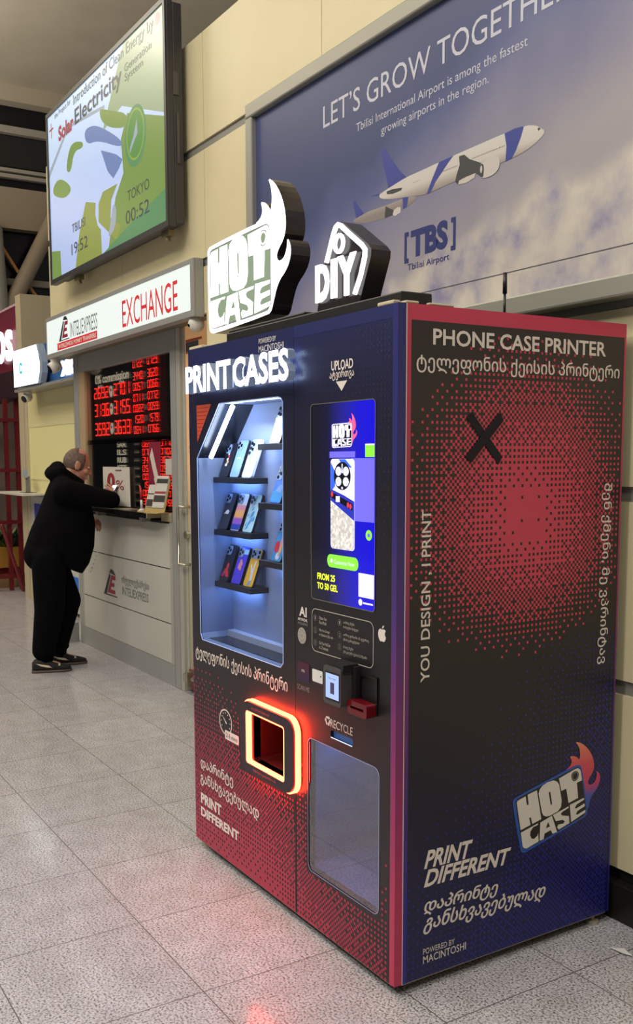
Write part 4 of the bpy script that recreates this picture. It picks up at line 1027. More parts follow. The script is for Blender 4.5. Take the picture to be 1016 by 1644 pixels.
T.flat([(-4.37,3.41),(-4.46,3.35),(-4.47,3.23),(-4.40,3.19),(-4.13,3.04),(-4.05,3.12),(-4.24,3.21),(-4.22,3.32),(-4.10,3.40)], Ft, D + .0006, 2)
T.flat(sm([(-4.18,3.30),(-4.12,3.24),(-4.16,3.12),(-4.30,3.08),(-4.24,3.18)]), Ft, D + .0008, 10)
T.flat([(-3.317, 3.19), (-3.317, 3.00), (-4.40, 3.00), (-3.99, 3.08), (-3.58, 3.15)], Ft, D + .0008, 4)
T.flat([(-5.53, 3.22), (-5.32, 3.19), (-5.31, 3.00), (-5.53, 3.00)], Ft, D + .0003, 1)
T.flat([(-5.53, 3.83), (-5.05, 4.05), (-4.3, 3.96), (-4.3, 3.94), (-5.05, 4.02), (-5.53, 3.78)], Ft, D + .0003, 10)
T.flat(ellipse(-3.775, 3.615, 0.175, 0.185, 40), Ft, D + .0008, 4); T.flat(ellipse(-3.775, 3.625, 0.145, 0.155, 40), Ft, D + .0010, 9); T.flat(ellipse(-3.775, 3.625, 0.133, 0.143, 40), Ft, D + .0012, 8)
T.flat([(-3.745,3.71),(-3.735,3.62),(-3.78,3.595),(-3.87,3.53),(-3.865,3.565),(-3.80,3.625)], Ft, D + .0014, 10)
for a, b, c_, d_ in ((-5.500, -5.400, 4.118, 4.130), (-5.456, -5.444, 4.06, 4.17)): T.flat(rect(a, b, c_, d_), Ft, D + .0006, 7)
T.flat(ellipse(-3.40, 4.178, .035, .036, 20), Ft, D + .0006, 7)
def tvt(s, q, mi, **kw): put_text(T, s, Ft, q, d=D + .0016, mi=mi, **kw)
tvt('the Project for', (-5.36, -4.98, 4.165, 4.215), 6)
tvt('Introduction of Clean Energy by', (-4.92, -3.46, 4.125, 4.215), 6)
tvt('Solar', (-5.28, -4.93, 3.985, 4.095), 7, bold=.04); tvt('Electricity', (-4.90, -3.98, 3.965, 4.110), 6, bold=.015)
tvt('Generation', (-3.93, -3.50, 4.045, 4.095), 6); tvt('System', (-3.93, -3.63, 3.975, 4.035), 6)
tvt('TOKYO', (-3.925, -3.57, 3.245, 3.310), 6); tvt('00:52', (-3.965, -3.575, 3.105, 3.190), 6)
tvt('TBILISI', (-5.03, -4.74, 3.262, 3.325), 6); tvt('19:52', (-5.055, -4.70, 3.105, 3.188), 6)
T.build('screen_graphics', TVM, tscr, normals=False)
for x in (-5.05, -3.42):
    MB().box(x - 0.05, x + 0.05, TY + 0.03, TY + 0.07, tz0 - 0.035, tz0 + 0.0).cyl((x, TY + .05, tz0 - .035), (x, TY + .05, tz0 - .06), .018, None, 10).build('bracket_clip', mat('bracket_brass', (128, 116, 84), .4, .6), TV)
MB().box(tx1 - 0.004, tx1 + 0.004, TY + 0.04, TY + 0.075, 3.72, 3.85).box(tx1 - 0.003, tx1 + .006, TY + .06, TY + .075, 3.33, 3.62).build('port_cover', mat('port_cover', (84, 78, 74), .5), TV)
MB().box(-5.0, -3.8, TY + 0.105, WY + 0.001, 3.3, 3.9).build('wall_mount', matt_black, TV)

# ------------------------------------------------------------------ exchange kiosk
LB = thing('light_box_sign', 'long white lit EXCHANGE sign over the kiosk window', 'sign', (-4.54, 0.93, 2.42))
Fl = FX(0.90)
lx0, lx1, lz0, lz1 = -5.985, -3.118, 2.420, 2.758
MB().box(lx0, lx1, 0.904, 0.957, lz0, lz1, 0).build('housing', alu, LB)
MB().prism(rect(lx0, lx1, lz0, lz1), Fl, -0.004, 0.010, 0, holes=[rect(lx0 + .012, lx1 - .046, lz0 + .040, lz1 - .030)]).build('frame', alu, LB, bevel=.003)
sface = mat('light_box_face', (120, 124, 122), .4, emit=0.86, ecol=(238, 248, 243))
face = MB().prism(rect(lx0 + .012, lx1 - .046, lz0 + .040, lz1 - .030), Fl, -0.003, 0.004).build('lit_face', sface, LB)
sred = mat('sign_red', (206, 40, 50), .4, emit=.25, ecol=(220, 50, 60)); sblk = mat('sign_black', (40, 42, 44), .4); sgry = mat('sign_grey', (112, 122, 120), .4)
lettering('EXCHANGE', Fl, (-4.262, -3.350, 2.484, 2.668), sred, face, d=.0055, label='red EXCHANGE lettering')
lettering('INTELIEXPRESS', Fl, (-5.370, -4.755, 2.538, 2.655), sgry, face, d=.0055, label='grey INTELIEXPRESS lettering')
rbm = MB(); rbm.flat(rect(-5.700, -4.765, 2.468, 2.526), Fl, .0055, 0); put_text(rbm, 'WORLDWIDE MONEY TRANSFERS', Fl, (-5.67, -4.79, 2.480, 2.514), d=.0062, mi=1, bold=.03)
rbm.build('red_strip', [sred, white_print], face, normals=False)
def le_logo(fr, x0, z0, w, h, parent, d):
    q = MB(); f = lambda p: (x0 + p[0] * w, z0 + p[1] * h)
    q.flat([f(p) for p in ((0.0, 0.0), (1.0, 0.0), (1.0, 0.04), (0.22, 0.04), (0.55, 0.78), (0.44, 0.82))], fr, d, 0)
    q.flat([f(p) for p in ((0.44, 0.86), (0.55, 1.0), (0.72, 0.99), (0.92, 0.80))], fr, d, 0)
    q.flat([f(p) for p in ((0.30, 0.10), (0.86, 0.10), (0.84, 0.24), (0.52, 0.24), (0.56, 0.36), (0.80, 0.36), (0.80, 0.50), (0.61, 0.50), (0.65, 0.62), (0.88, 0.62), (0.90, 0.78), (0.60, 0.78))], fr, d, 1)
    return q.build('emblem', [sblk, mat('emblem_crimson', (150, 36, 56), .45)], parent, normals=False)
le_logo(Fl, -5.655, 2.535, 0.26, 0.185, face, .0055)

KW = thing('kiosk_window', 'framed glass service window above the exchange counter', 'window', (-4.8, 1.07, 1.2))
kw = MB()
kw.box(-5.845, -5.735, 1.07, 1.13, 0.0, 2.44, 0); kw.box(-5.735, -5.60, 1.075, 1.13, 1.2085, 2.30, 1); kw.box(-3.875, -3.790, 1.07, 1.13, 0.0, 2.44, 0)
kw.box(-5.735, -3.875, 1.075, 1.13, 2.300, 2.44, 0)
kw.build('frame', [alu, mat('tan_jamb', (170, 146, 112), .5)], KW, bevel=.003)
MB().prism(rect(-5.60, -3.875, 1.215, 2.30), FX(1.10), -0.003, 0.003).build('glass_pane', glass_mat('kiosk_glass', (0.95, 0.96, 0.95), 0.015), KW)
MB().box(-5.60, -3.875, 1.093, 1.107, 1.700, 1.735).build('glass_rail', glass_mat('rail_glass', (0.62, 0.62, 0.60), 0.10), KW)
KI = MB(); KI.box(-5.84, -3.15, 2.50, 2.54, 0, 2.6, 0); KI.box(-5.86, -5.84, 1.14, 2.5, 0, 2.6, 0)
KI.build('wall_kiosk_inner', mat('kiosk_interior', (70, 64, 60), .7), kind='structure')
MB().box(-5.86, -3.10, 1.0, 2.54, 2.46, 2.50).build('trim_7', alu_light, kind='structure')

CT = thing('exchange_counter', 'white panelled exchange counter with a black worktop', 'counter', (-4.8, 1.1, 0))
panel_m = mat('counter_panel', (188, 186, 176), .3)
Fk = FX(1.07)
cb = MB(); cb.box(-5.735, -3.875, 1.075, 1.30, 0.155, 1.15, 0)
cb.build('carcass', mat('counter_core', (40, 38, 36), .6), CT)
for z0, z1 in ((0.158, 0.432), (0.440, 0.818), (0.826, 1.135)):
    MB().box(-5.715, -3.925, 1.066, 1.076, z0, z1).build('front_panel', panel_m, CT, bevel=.002)
MB().box(-5.734, -3.876, 1.069, 1.3, 0.0, 0.156).build('plinth', alu, CT)
for ex0, ex1 in ((-5.735, -5.717), (-3.922, -3.876)): MB().box(ex0, ex1, 1.066, 1.08, .157, 1.15).build('edge_profile', alu_light, CT)
wt_ = MB(); wt_.box(-5.734, -4.06, 0.955, 1.30, 1.172, 1.208, 0); wt_.box(-4.06, -4.045, 0.955, 1.12, 1.172, 1.208, 1); wt_.box(-4.045, -3.875, 1.06, 1.30, 1.150, 1.208, 1)
wt_.build('worktop', [mat('black_worktop', (24, 22, 22), .18), mat('worktop_end', (150, 140, 112), .45)], CT, bevel=.002)
for ex0 in (-4.30, -5.2): MB().box(ex0, ex0 + .06, 1.0, 1.066, 1.137, 1.171).build('worktop_bracket', alu, CT)
le_logo(Fk, -5.235, 0.498, 0.30, 0.215, CT, 0.0055)
lettering('ინტელიექსპრესი', Fk, (-4.835, -4.300, 0.612, 0.690), sgry, CT, d=.0055, embolden=.012, label='grey Georgian lettering on the counter')
lettering('INTELIEXPRESS', Fk, (-4.830, -4.312, 0.536, 0.602), sgry, CT, d=.0055, bold=.01, label='grey INTELIEXPRESS lettering on the counter')

# --- rate boards
SEG = {'0': 'abcdef', '1': 'bc', '2': 'abged', '3': 'abgcd', '4': 'fgbc', '5': 'afgcd', '6': 'afgedc', '7': 'abc', '8': 'abcdefg', '9': 'abfgcd'}
def seg_digits(mb, s, fr, x0, x1, z0, z1, d, mi):
    n_ = len(s); cw = (x1 - x0) / n_
    for i, ch in enumerate(s):
        a = x0 + i * cw + cw * .10; b = x0 + (i + 1) * cw - cw * .10; t_ = cw * .15; h = (z1 - z0); mz = (z0 + z1) / 2; tv_ = min(t_, h * .10)
        R = {'a': rect(a + t_ * .6, b - t_ * .6, z1 - tv_, z1), 'd': rect(a + t_ * .6, b - t_ * .6, z0, z0 + tv_), 'g': rect(a + t_ * .6, b - t_ * .6, mz - tv_ / 2, mz + tv_ / 2),
             'f': rect(a, a + t_, mz + tv_ * .4, z1 - tv_ * .4), 'b': rect(b - t_, b, mz + tv_ * .4, z1 - tv_ * .4), 'e': rect(a, a + t_, z0 + tv_ * .4, mz - tv_ * .4), 'c': rect(b - t_, b, z0 + tv_ * .4, mz - tv_ * .4)}
        for s_ in SEG.get(ch, ''): mb.flat(R[s_], fr, d, mi)
led_red = mat('red_led_segment', (255, 40, 30), .4, emit=3.4, ecol=(255, 44, 34))
board_m = mat('rate_board_black', (22, 22, 24), .35)
cream = mat('board_cream_print_added_glow', (226, 212, 186), .45, emit=.75)  # print given a glow in place of light falling on the boards
Fr = FX(1.15)
RB = thing('rate_board', 'black LED board of buy and sell rates headed 0% commission', 'display board', (-4.9, 1.2, 1.74), group='rate boards behind the kiosk glass')
MB().box(-5.598, -4.10, 1.15, 1.20, 1.742, 2.352).build('board_body', board_m, RB, bevel=.003)
dg1 = MB()
for (z0, z1), l, r in zip(((2.083, 2.150), (1.938, 2.018), (1.783, 1.864)), ('2692', '3136', '3592'), ('2701', '3155', '3633')):
    z0 -= .012; 
    seg_digits(dg1, l, Fr, -5.575, -5.225, z0, z1 + .012, .002, 0); seg_digits(dg1, r, Fr, -5.135, -4.785, z0 + .004, z1 + .020, .002, 0)
for (z0, z1), l, r in zip(((2.256, 2.322), (2.166, 2.226), (2.088, 2.146), (2.006, 2.064), (1.929, 1.985), (1.846, 1.906), (1.768, 1.826)), ('0722', '3440', '0057', '0711', '0022', '1520', '0641'), ('0729', '3620', '0066', '0772', '0059', '1579', '0766')):
    seg_digits(dg1, l, Fr, -4.725, -4.530, z0, z1, .002, 0); seg_digits(dg1, r, Fr, -4.450, -4.255, z0 + .004, z1 + .004, .002, 0)
dg1.build('led_digits', led_red, RB, normals=False, label='glowing red rate digits')
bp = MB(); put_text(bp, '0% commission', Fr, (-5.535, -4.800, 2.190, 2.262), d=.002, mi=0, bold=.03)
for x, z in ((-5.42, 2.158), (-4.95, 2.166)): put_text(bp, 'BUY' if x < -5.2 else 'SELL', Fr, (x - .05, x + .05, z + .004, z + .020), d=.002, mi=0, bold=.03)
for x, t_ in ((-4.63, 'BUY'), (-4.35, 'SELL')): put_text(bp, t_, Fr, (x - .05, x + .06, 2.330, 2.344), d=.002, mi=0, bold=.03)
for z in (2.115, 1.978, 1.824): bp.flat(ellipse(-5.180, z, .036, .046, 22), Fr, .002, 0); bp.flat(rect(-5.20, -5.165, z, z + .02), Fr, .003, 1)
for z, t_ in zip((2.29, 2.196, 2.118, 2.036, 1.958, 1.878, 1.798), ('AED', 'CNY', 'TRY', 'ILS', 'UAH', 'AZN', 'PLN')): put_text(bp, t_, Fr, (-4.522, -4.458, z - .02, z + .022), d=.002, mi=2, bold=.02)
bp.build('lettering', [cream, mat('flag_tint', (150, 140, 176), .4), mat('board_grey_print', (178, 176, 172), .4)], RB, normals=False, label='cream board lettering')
RB2 = thing('rate_board', 'lower black LED board listing SAR, ILS, RUB and other currencies', 'display board', (-4.6, 1.2, 1.2), group='rate boards behind the kiosk glass')
MB().box(-5.13, -3.90, 1.152, 1.19, 1.212, 1.738).build('board_body', board_m, RB2, bevel=.003)
dg2 = MB(); cp = MB(); Fr2 = FX(1.152)
cur = ('SAR', 'ILS', 'RUB', 'KTZ', 'UAH', 'AZN', 'AMD', 'JOD')
va = ('0692', '0701', '3410', '0520', '0053', '1521', '0064', '3350'); vb = ('0710', '0702', '3620', '0542', '0059', '1559', '0071', '3755')
for k in range(8):
    z = 1.672 - k * .0606
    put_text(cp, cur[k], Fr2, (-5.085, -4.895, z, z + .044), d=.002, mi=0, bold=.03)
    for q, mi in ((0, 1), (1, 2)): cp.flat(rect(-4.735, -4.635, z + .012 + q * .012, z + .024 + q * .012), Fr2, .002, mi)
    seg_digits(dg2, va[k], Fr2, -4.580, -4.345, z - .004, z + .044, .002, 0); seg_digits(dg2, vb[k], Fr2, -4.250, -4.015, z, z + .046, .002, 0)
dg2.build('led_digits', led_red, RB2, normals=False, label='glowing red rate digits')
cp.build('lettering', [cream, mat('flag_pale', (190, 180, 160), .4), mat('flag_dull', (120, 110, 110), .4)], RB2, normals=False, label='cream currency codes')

# --- things on and around the counter
zp = MB(); zp.prism(rect(-5.225, -4.665, 1.222, 1.520), FX(1.085), 0.0, 0.004, 0)
put = zp.build('paper_notice', mat('notice_paper', (206, 200, 188), .6))
tag(put, 'white paper notice with a red 0% standing at the kiosk window', 'notice')
nm = MB(); put_text(nm, '0', FX(1.080), (-5.13, -4.965, 1.345, 1.475), d=.001, mi=0, bold=.05); put_text(nm, '%', FX(1.080), (-4.94, -4.78, 1.345, 1.42), d=.001, mi=0)
nm.flat(rect(-4.95, -4.82, 1.490, 1.500), FX(1.080), .001, 1)
nm.build('lettering', [mat('notice_red', (148, 40, 50), .5), mat('notice_grey', (110, 104, 98), .5)], put, normals=False)
rp = MB(); rp.prism([(-4.335, 1.285), (-4.125, 1.285), (-4.095, 1.700), (-4.30, 1.700)], FX(1.092), 0.0, 0.002, 0)
rp.prism([(-4.29, 1.60), (-4.25, 1.66), (-4.14, 1.44), (-4.19, 1.40)], FX(1.092), 0.002, 0.003, 1); rp.prism([(-4.22, 1.44), (-4.16, 1.49), (-4.13, 1.42), (-4.18, 1.36)], FX(1.092), 0.003, 0.004, 1)
o = rp.build('sticker_poster', [mat('crimson_poster', (130, 34, 58), .4), mat('poster_pale', (206, 196, 186), .4)]); tag(o, 'crimson poster with pale arrows stuck on the kiosk glass', 'poster')
# leaflet holders
def holder(name, label, x, y, cols, zb=1.2095, tilt=0.26, w=.15, h=.25, rz=0.0):
    t_ = thing(name, label, 'leaflet holder', (x, y, zb), (0, 0, rz), 'leaflet holders on the exchange counter')
    hb = MB(); hb.add([(-w/2, -.05, 0), (w/2, -.05, 0), (w/2, .05, 0), (-w/2, .05, 0), (-w/2, -.05, .006), (w/2, -.05, .006), (w/2, .05, .006), (-w/2, .05, .006)], [(0, 3, 2, 1), (4, 5, 6, 7), (0, 1, 5, 4), (1, 2, 6, 5), (2, 3, 7, 6), (3, 0, 4, 7)])
    hb.build('base', mat('holder_tan', (176, 152, 98), .4), t_, local=True)
    bk = MB(); s = math.sin(tilt); c_ = math.cos(tilt)
    def P(a, b, dd): return (a, .02 + b * s - dd * c_, .004 + b * c_ + dd * s)
    bk.add([P(-w/2, 0, 0), P(w/2, 0, 0), P(w/2, h, 0), P(-w/2, h, 0), P(-w/2, 0, .006), P(w/2, 0, .006), P(w/2, h, .006), P(-w/2, h, .006)], [(0, 3, 2, 1), (4, 5, 6, 7), (0, 1, 5, 4), (1, 2, 6, 5), (2, 3, 7, 6), (3, 0, 4, 7)])
    bk.build('back_plate', mat('holder_tan', (176, 152, 98), .4), t_, local=True)
    lf = MB(); lf.add([P(-w/2+.01, .03, .007), P(w/2-.01, .03, .007), P(w/2-.01, h+.02, .007), P(-w/2+.01, h+.02, .007), P(-w/2+.01, .03, .012), P(w/2-.01, .03, .012), P(w/2-.01, h+.02, .012), P(-w/2+.01, h+.02, .012)], [(0, 3, 2, 1), (4, 5, 6, 7), (0, 1, 5, 4), (1, 2, 6, 5), (2, 3, 7, 6), (3, 0, 4, 7)], 0)
    for k, (a0, a1, mi) in enumerate(cols): lf.add([P(-w/2+.012, h*a0, .0126), P(w/2-.012, h*a0, .0126), P(w/2-.012, h*a1, .0126), P(-w/2+.012, h*a1, .0126)], [(0, 1, 2, 3)], mi)
    lf.build('leaflets', [mat('leaflet_white', (190, 186, 178), .5), mat('leaflet_dark', (52, 48, 46), .5), mat('leaflet_red', (150, 56, 56), .5)], t_, local=True)
    return t_
holder('leaflet_holder', 'tan leaflet holder with dark banded leaflets nearest the glass door', -3.975, 0.992, ((.86, 1.0, 1), (.55, .62, 2), (.3, .5, 1)), w=.14, h=.235, rz=.30)
holder('leaflet_holder', 'grey leaflet stack leaning beside the tan leaflet holder', -4.135, 1.005, ((.7, .75, 1), (.2, .5, 1)), w=.12, h=.17, rz=.30)
cs = MB().box(-4.03, -3.885, 1.0945, 1.0968, 1.47, 1.58).build('notice_card', mat('card_grey_white', (186, 180, 172), .5)); tag(cs, 'small white card stuck on the kiosk glass above the tan leaflet holder', 'card')
pe = thing('desk_pen', 'red and white pen standing in a swivel base on the black worktop', 'pen', (-4.315, 1.03, 1.2085))
MB().cyl((-4.315, 1.03, 1.2085), (-4.315, 1.03, 1.226), .036, .012, 16).cyl((-4.315, 1.03, 1.226), (-4.318, 1.03, 1.29), .011, .009, 10).build('base', white_plastic, pe, smooth=True)
MB().tube([(-4.318, 1.03, 1.29), (-4.322, 1.03, 1.34), (-4.335, 1.03, 1.375), (-4.35, 1.03, 1.39)], [.011, .011, .008, .004], 10).build('pen_body', mat('red_plastic', (178, 32, 36), .3), pe, smooth=True)
o = MB().prism(rrect(-.10, .10, -.05, .05, .02), lambda a, b, d: (-4.58 + a, 1.03 + b, 1.2085 + d), 0, .006).build('coin_tray', mat('tray_pale', (150, 136, 110), .3)); tag(o, 'shallow pale coin tray on the black worktop beside the pen', 'tray')

def dome_cam(name, label, loc, look, bracket=None):
    t_ = thing(name, label, 'camera', loc, group='security cameras over the kiosks')
    v = Vector(look).normalized(); L0 = Vector(loc)
    MB().cyl(L0 + Vector((0, 0, .0)), L0 + Vector((0, 0, -.03)), .045, .040, 18).build('mount', white_plastic, t_, smooth=False)
    c_ = L0 + Vector((0, 0, -.055))
    MB().ball(c_, .050, 18, 12).cyl(c_, c_ + v * .055, .050, .046, 18).build('housing', white_plastic, t_, smooth=True)
    MB().cyl(c_ + v * .050, c_ + v * .062, .040, .036, 18).build('lens', dark_lens, t_)
    return t_
dome_cam('security_camera', 'white ball camera with a dark lens under the near corner of the cyan logo sign', (-8.02, 1.31, 2.2895), (.35, -.9, -.45))
dome_cam('security_camera', 'white ball camera with a dark lens below the far end of the EXCHANGE sign', (-5.90, 0.94, 2.419), (-.1, -.9, -.5))
dc = thing('security_camera', 'white round camera under the EXCHANGE sign end beside the flame sign', 'camera', (-3.20, 0.945, 2.419), group='security cameras over the kiosks')
MB().cyl((-3.20, .945, 2.419), (-3.20, .945, 2.395), .042, .045, 18).ball((-3.20, .945, 2.385), (.05, .05, .05), 18, 12).build('housing', white_plastic, dc, smooth=True)
MB().cyl((-3.20, .897, 2.375), (-3.20, .894, 2.374), .010, None, 10).build('lens', dark_lens, dc)

# --- glass door beside the counter
DR = thing('glass_door', 'frosted glass door with a bar handle between counter and machine', 'door', (-3.45, 1.1, 0))
dm_, nt, pp = nodes_mat('frosted_door_painted_glow')
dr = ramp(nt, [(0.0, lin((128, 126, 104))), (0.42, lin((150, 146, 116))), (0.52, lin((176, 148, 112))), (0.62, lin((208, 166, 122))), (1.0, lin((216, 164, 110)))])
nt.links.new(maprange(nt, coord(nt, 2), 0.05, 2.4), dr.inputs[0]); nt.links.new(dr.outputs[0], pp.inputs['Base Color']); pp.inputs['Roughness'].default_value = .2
nt.links.new(dr.outputs[0], pp.inputs['Emission Color']); pp.inputs['Emission Strength'].default_value = .30  # glow on the leaf stands in for warm light from the room behind
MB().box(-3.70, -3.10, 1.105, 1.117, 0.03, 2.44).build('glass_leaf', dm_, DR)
MB().box(-3.790, -3.735, 1.075, 1.12, 0.0, 2.44).box(-3.735, -3.700, 1.095, 1.125, 0.02, 2.44).build('door_frame', alu_light, DR, bevel=.003)
hd = MB(); hd.tube([(-3.675, 1.105, 1.262), (-3.675, 1.055, 1.262), (-3.715, 1.045, 1.262), (-3.735, 1.045, 1.255), (-3.735, 1.045, 0.885), (-3.715, 1.045, 0.876), (-3.675, 1.055, 0.876), (-3.675, 1.105, 0.876)], .010, 10)
hd.build('handle', steel, DR, smooth=True)
MB().cyl((-3.685, 1.105, 1.075), (-3.685, 1.075, 1.075), .026, None, 16).build('lock', steel, DR)
hg = MB(); hg.box(-3.70, -3.56, 1.09, 1.125, .03, .16, 0); hg.cyl((-3.70, 1.07, .075), (-3.70, 1.07, .13), .022, None, 12, 1); hg.box(-3.665, -3.640, 1.05, 1.09, .03, .15, 1); hg.cyl((-3.60, 1.07, .11), (-3.50, 1.07, .12), .016, None, 10, 1)
hg.build('hinge', [mat('copper_plate', (130, 86, 62), .4, .4), steel], DR)
pdp = MB(); Fd2 = FX(1.105)
pdp.flat(rect(-3.69, -3.50, 2.275, 2.335), Fd2, .001, 0); pdp.flat(rect(-3.69, -3.45, 2.262, 2.276), Fd2, .001, 1); pdp.flat(rect(-3.69, -3.45, 2.336, 2.352), Fd2, .001, 1)
put_text(pdp, 'BEST', Fd2, (-3.66, -3.40, 1.70, 1.80), d=.001, mi=2); put_text(pdp, 'SERVICE', Fd2, (-3.67, -3.30, 1.62, 1.665), d=.001, mi=2)
pdp.flat(rect(-3.62, -3.40, 1.86, 1.91), Fd2, .001, 2)
for k in range(3): pdp.flat(rect(-3.65, -3.45, .50 + k * .08, .54 + k * .08), Fd2, .001, 3)
pdp.build('door_print', [mat('door_notice_grey', (84, 88, 88), .5), mat('door_notice_red', (196, 84, 60), .5), mat('door_faint_print', (186, 140, 104), .3), mat('door_faint_grey', (118, 116, 98), .3)], DR, normals=False)

# ------------------------------------------------------------------ the next kiosk
NK = thing('service_kiosk', 'cream fronted kiosk with a blue sign and small shelf', 'kiosk', (-7.4, 1.6, 0))
nk = MB()
nk.box(-8.62, -8.52, 1.44, 1.50, 0.0, 2.34, 0); nk.box(-6.95, -5.90, 1.44, 1.50, 0, 2.34, 0); nk.box(-8.52, -6.95, 1.44, 1.50, 2.30, 2.36, 0)
nk.build('frame', mat('cream_frame', (190, 182, 150), .45), NK)
MB().box(-8.52, -6.95, 1.455, 1.47, 1.21, 2.30).build('window_blind', mat('cream_blind', (214, 206, 150), .5, emit=.10, ecol=(230, 220, 150)), NK)
MB().box(-8.52, -6.95, 1.450, 1.455, 1.93, 2.30).box(-8.52, -6.95, 1.450, 1.455, 1.36, 1.375).build('blind_band', mat('cream_band', (222, 212, 160), .5), NK)
MB().box(-8.52, -5.90, 1.45, 1.48, 0.05, 1.18).build('lower_panel', mat('white_panel', (196, 194, 190), .35), NK)
MB().box(-9.02, -8.05, 1.22, 1.46, 1.195, 1.222).build('shelf', mat('shelf_white', (206, 202, 190), .4), NK, bevel=.004)
npn = MB(); Fn = FX(1.45); npn.flat(rect(-8.40, -8.05, .55, 1.10), Fn, .001, 0); npn.flat(rect(-8.38, -8.05, .03, .36), Fn, .001, 1); npn.flat(rect(-7.15, -6.93, .285, .415), Fn, .001, 2)
put_text(npn, 'E', Fn, (-8.30, -8.24, .74, .84), d=.002, mi=3)
npn.build('panel_print', [mat('violet_blue_print', (72, 76, 170), .4), mat('blue_poster', (60, 100, 176), .4), mat('blue_label', (44, 110, 200), .4), white_print], NK, normals=False)
NS = thing('kiosk_sign', 'bright white lit sign with a small cyan ring logo and blue fascia', 'sign', (-7.3, 1.3, 2.3))
Fs = FX(1.20)
MB().prism([(-8.135, 2.333), (-7.22, 2.322), (-7.15, 2.42), (-7.135, 2.52), (-7.18, 2.62), (-7.25, 2.706), (-8.135, 2.714)], Fs, -0.06, -0.004).build('housing', mat('sign_pale_grey', (150, 164, 184), .4), NS)
wf = MB().prism([(-8.13, 2.338), (-7.30, 2.330), (-7.235, 2.43), (-7.222, 2.52), (-7.26, 2.61), (-7.32, 2.702), (-8.13, 2.710)], Fs, -0.004, 0.0).build('lit_face', mat('kiosk_sign_lit', (255, 255, 255), .4, emit=1.6, ecol=(238, 250, 255)), NS)
cy = MB(); cy.flat(ellipse(-7.855, 2.515, .060, .060, 28), Fs, .001, 0, holes=[ellipse(-7.855, 2.515, .032, .032, 28)]); cy.flat(rect(-7.862, -7.79, 2.50, 2.53), Fs, .0015, 1)
cy.build('emblem', [mat('cyan_mark', (40, 190, 200), .4, emit=.5), mat('emblem_gap_white', (255, 255, 255), .4, emit=1.4)], wf, normals=False)
MB().box(-7.60, -5.95, 1.30, 1.44, 2.315, 2.72).build('blue_fascia', mat('fascia_blue', (52, 104, 170), .4), NS)
lettering('XION', FX(1.30), (-6.80, -6.16, 2.355, 2.50), mat('fascia_lit_letters', (250, 250, 255), .4, emit=1.5), NS, d=.01, depth=.02, bold=.04, label='glowing white fascia letters')
MB().box(-8.2, -5.95, 1.22, 1.44, 2.290, 2.318).build('sign_rail', alu, NS)
rc = thing('card_reader_stand', 'grey card stand on the next kiosk shelf', 'stand', (-8.28, 1.36, 1.2235))
MB().box(-8.33, -8.23, 1.34, 1.36, 1.2235, 1.40).build('post', mat('stand_grey', (120, 118, 110), .4), rc, bevel=.004)
MB().box(-8.37, -8.22, 1.325, 1.338, 1.385, 1.47).build('card_face', mat('stand_face', (156, 168, 180), .4), rc)
MB().box(-8.42, -8.19, 1.30, 1.42, 1.2225, 1.2265).build('base', matt_black, rc)
o = MB().box(-5.955, -5.86, .93, 1.06, 0.0, 0.17).build('grey_box', alu); tag(o, 'small grey metal box on the floor at the counter end', 'box')

# ------------------------------------------------------------------ red shop beyond
redm = mat('dark_red_steel', (110, 26, 34), .35)
RS = thing('shop_fascia', 'dark red shop fascia with round glowing white letters', 'sign', (-9.6, 1.52, 2.5))
MB().box(-10.6, -8.95, 1.50, 1.62, 2.62, 3.335).build('panel', mat('wine_panel', (112, 34, 54), .35), RS)
MB().box(-10.6, -8.95, 1.488, 1.50, 3.325, 3.35).build('edge_strip', mat('pale_pink_edge', (208, 170, 178), .3), RS)
put_l = MB(); put_text(put_l, 'O', FX(1.50), (-9.78, -9.42, 2.72, 3.10), d=.03, depth=.03, bold=.03); put_text(put_l, 'S', FX(1.50), (-9.36, -9.12, 2.72, 3.08), d=.02, depth=.03, bold=.03)
put_l.build('glowing_letters', mat('shop_letters', (255, 245, 245), .4, emit=1.3), RS)
MB().box(-10.6, -9.0, 1.50, 1.70, 2.30, 2.62).build('soffit', mat('dark_wine', (44, 20, 30), .5), RS)
RK = thing('steel_rack', 'open dark red steel rack of posts and rails', 'rack', (-9.5, 1.4, 0))
for y in (1.28, 1.46, 1.59): MB().box(-9.53, -9.47, y - .022, y + .022, 0.0, 2.295).build('post', redm, RK)
for z in (2.05, 1.455, .83, .175): MB().box(-9.55, -9.45, 1.0, 1.635, z - .022, z + .022).build('rail', redm, RK)
MB().capsule((-9.38, 1.34, .80), .024, (-9.30, 1.545, .024), .022, 10).build('brace', redm, RK, smooth=True)
SHW = MB().box(-13.0, -12.9, 1.0, 5.0, 0, 3.0).build('wall_shop', noisy_mat('shop_back_wall', (112, 96, 84), (60, 52, 50), 1.6, .6), kind='structure')
PL = thing('planter', 'yellow ochre planter box with leafy greens behind the red rack', 'planter', (-10.05, 1.5, 0.15))
MB().box(-10.25, -9.78, 1.1, 1.75, .25, .50).build('box', mat('ochre_box', (184, 134, 52), .5), PL)
rl = random.Random(5); lf = MB()
for k in range(220):
    b = Vector((rl.uniform(-10.2, -9.86), rl.uniform(1.12, 1.72), .48)); a = rl.uniform(0, 6.28); L = rl.uniform(.12, .30); w = L * .20
    tip = b + Vector((math.cos(a) * L * .6, math.sin(a) * L * .6, L * rl.uniform(.4, 1.1))); sd_ = Vector((-math.sin(a), math.cos(a), 0)) * w; md_ = (b + tip) / 2 + Vector((0, 0, .02))
    lf.add([b, md_ + sd_, tip, md_ - sd_], [(0, 1, 2, 3)], k % 3)
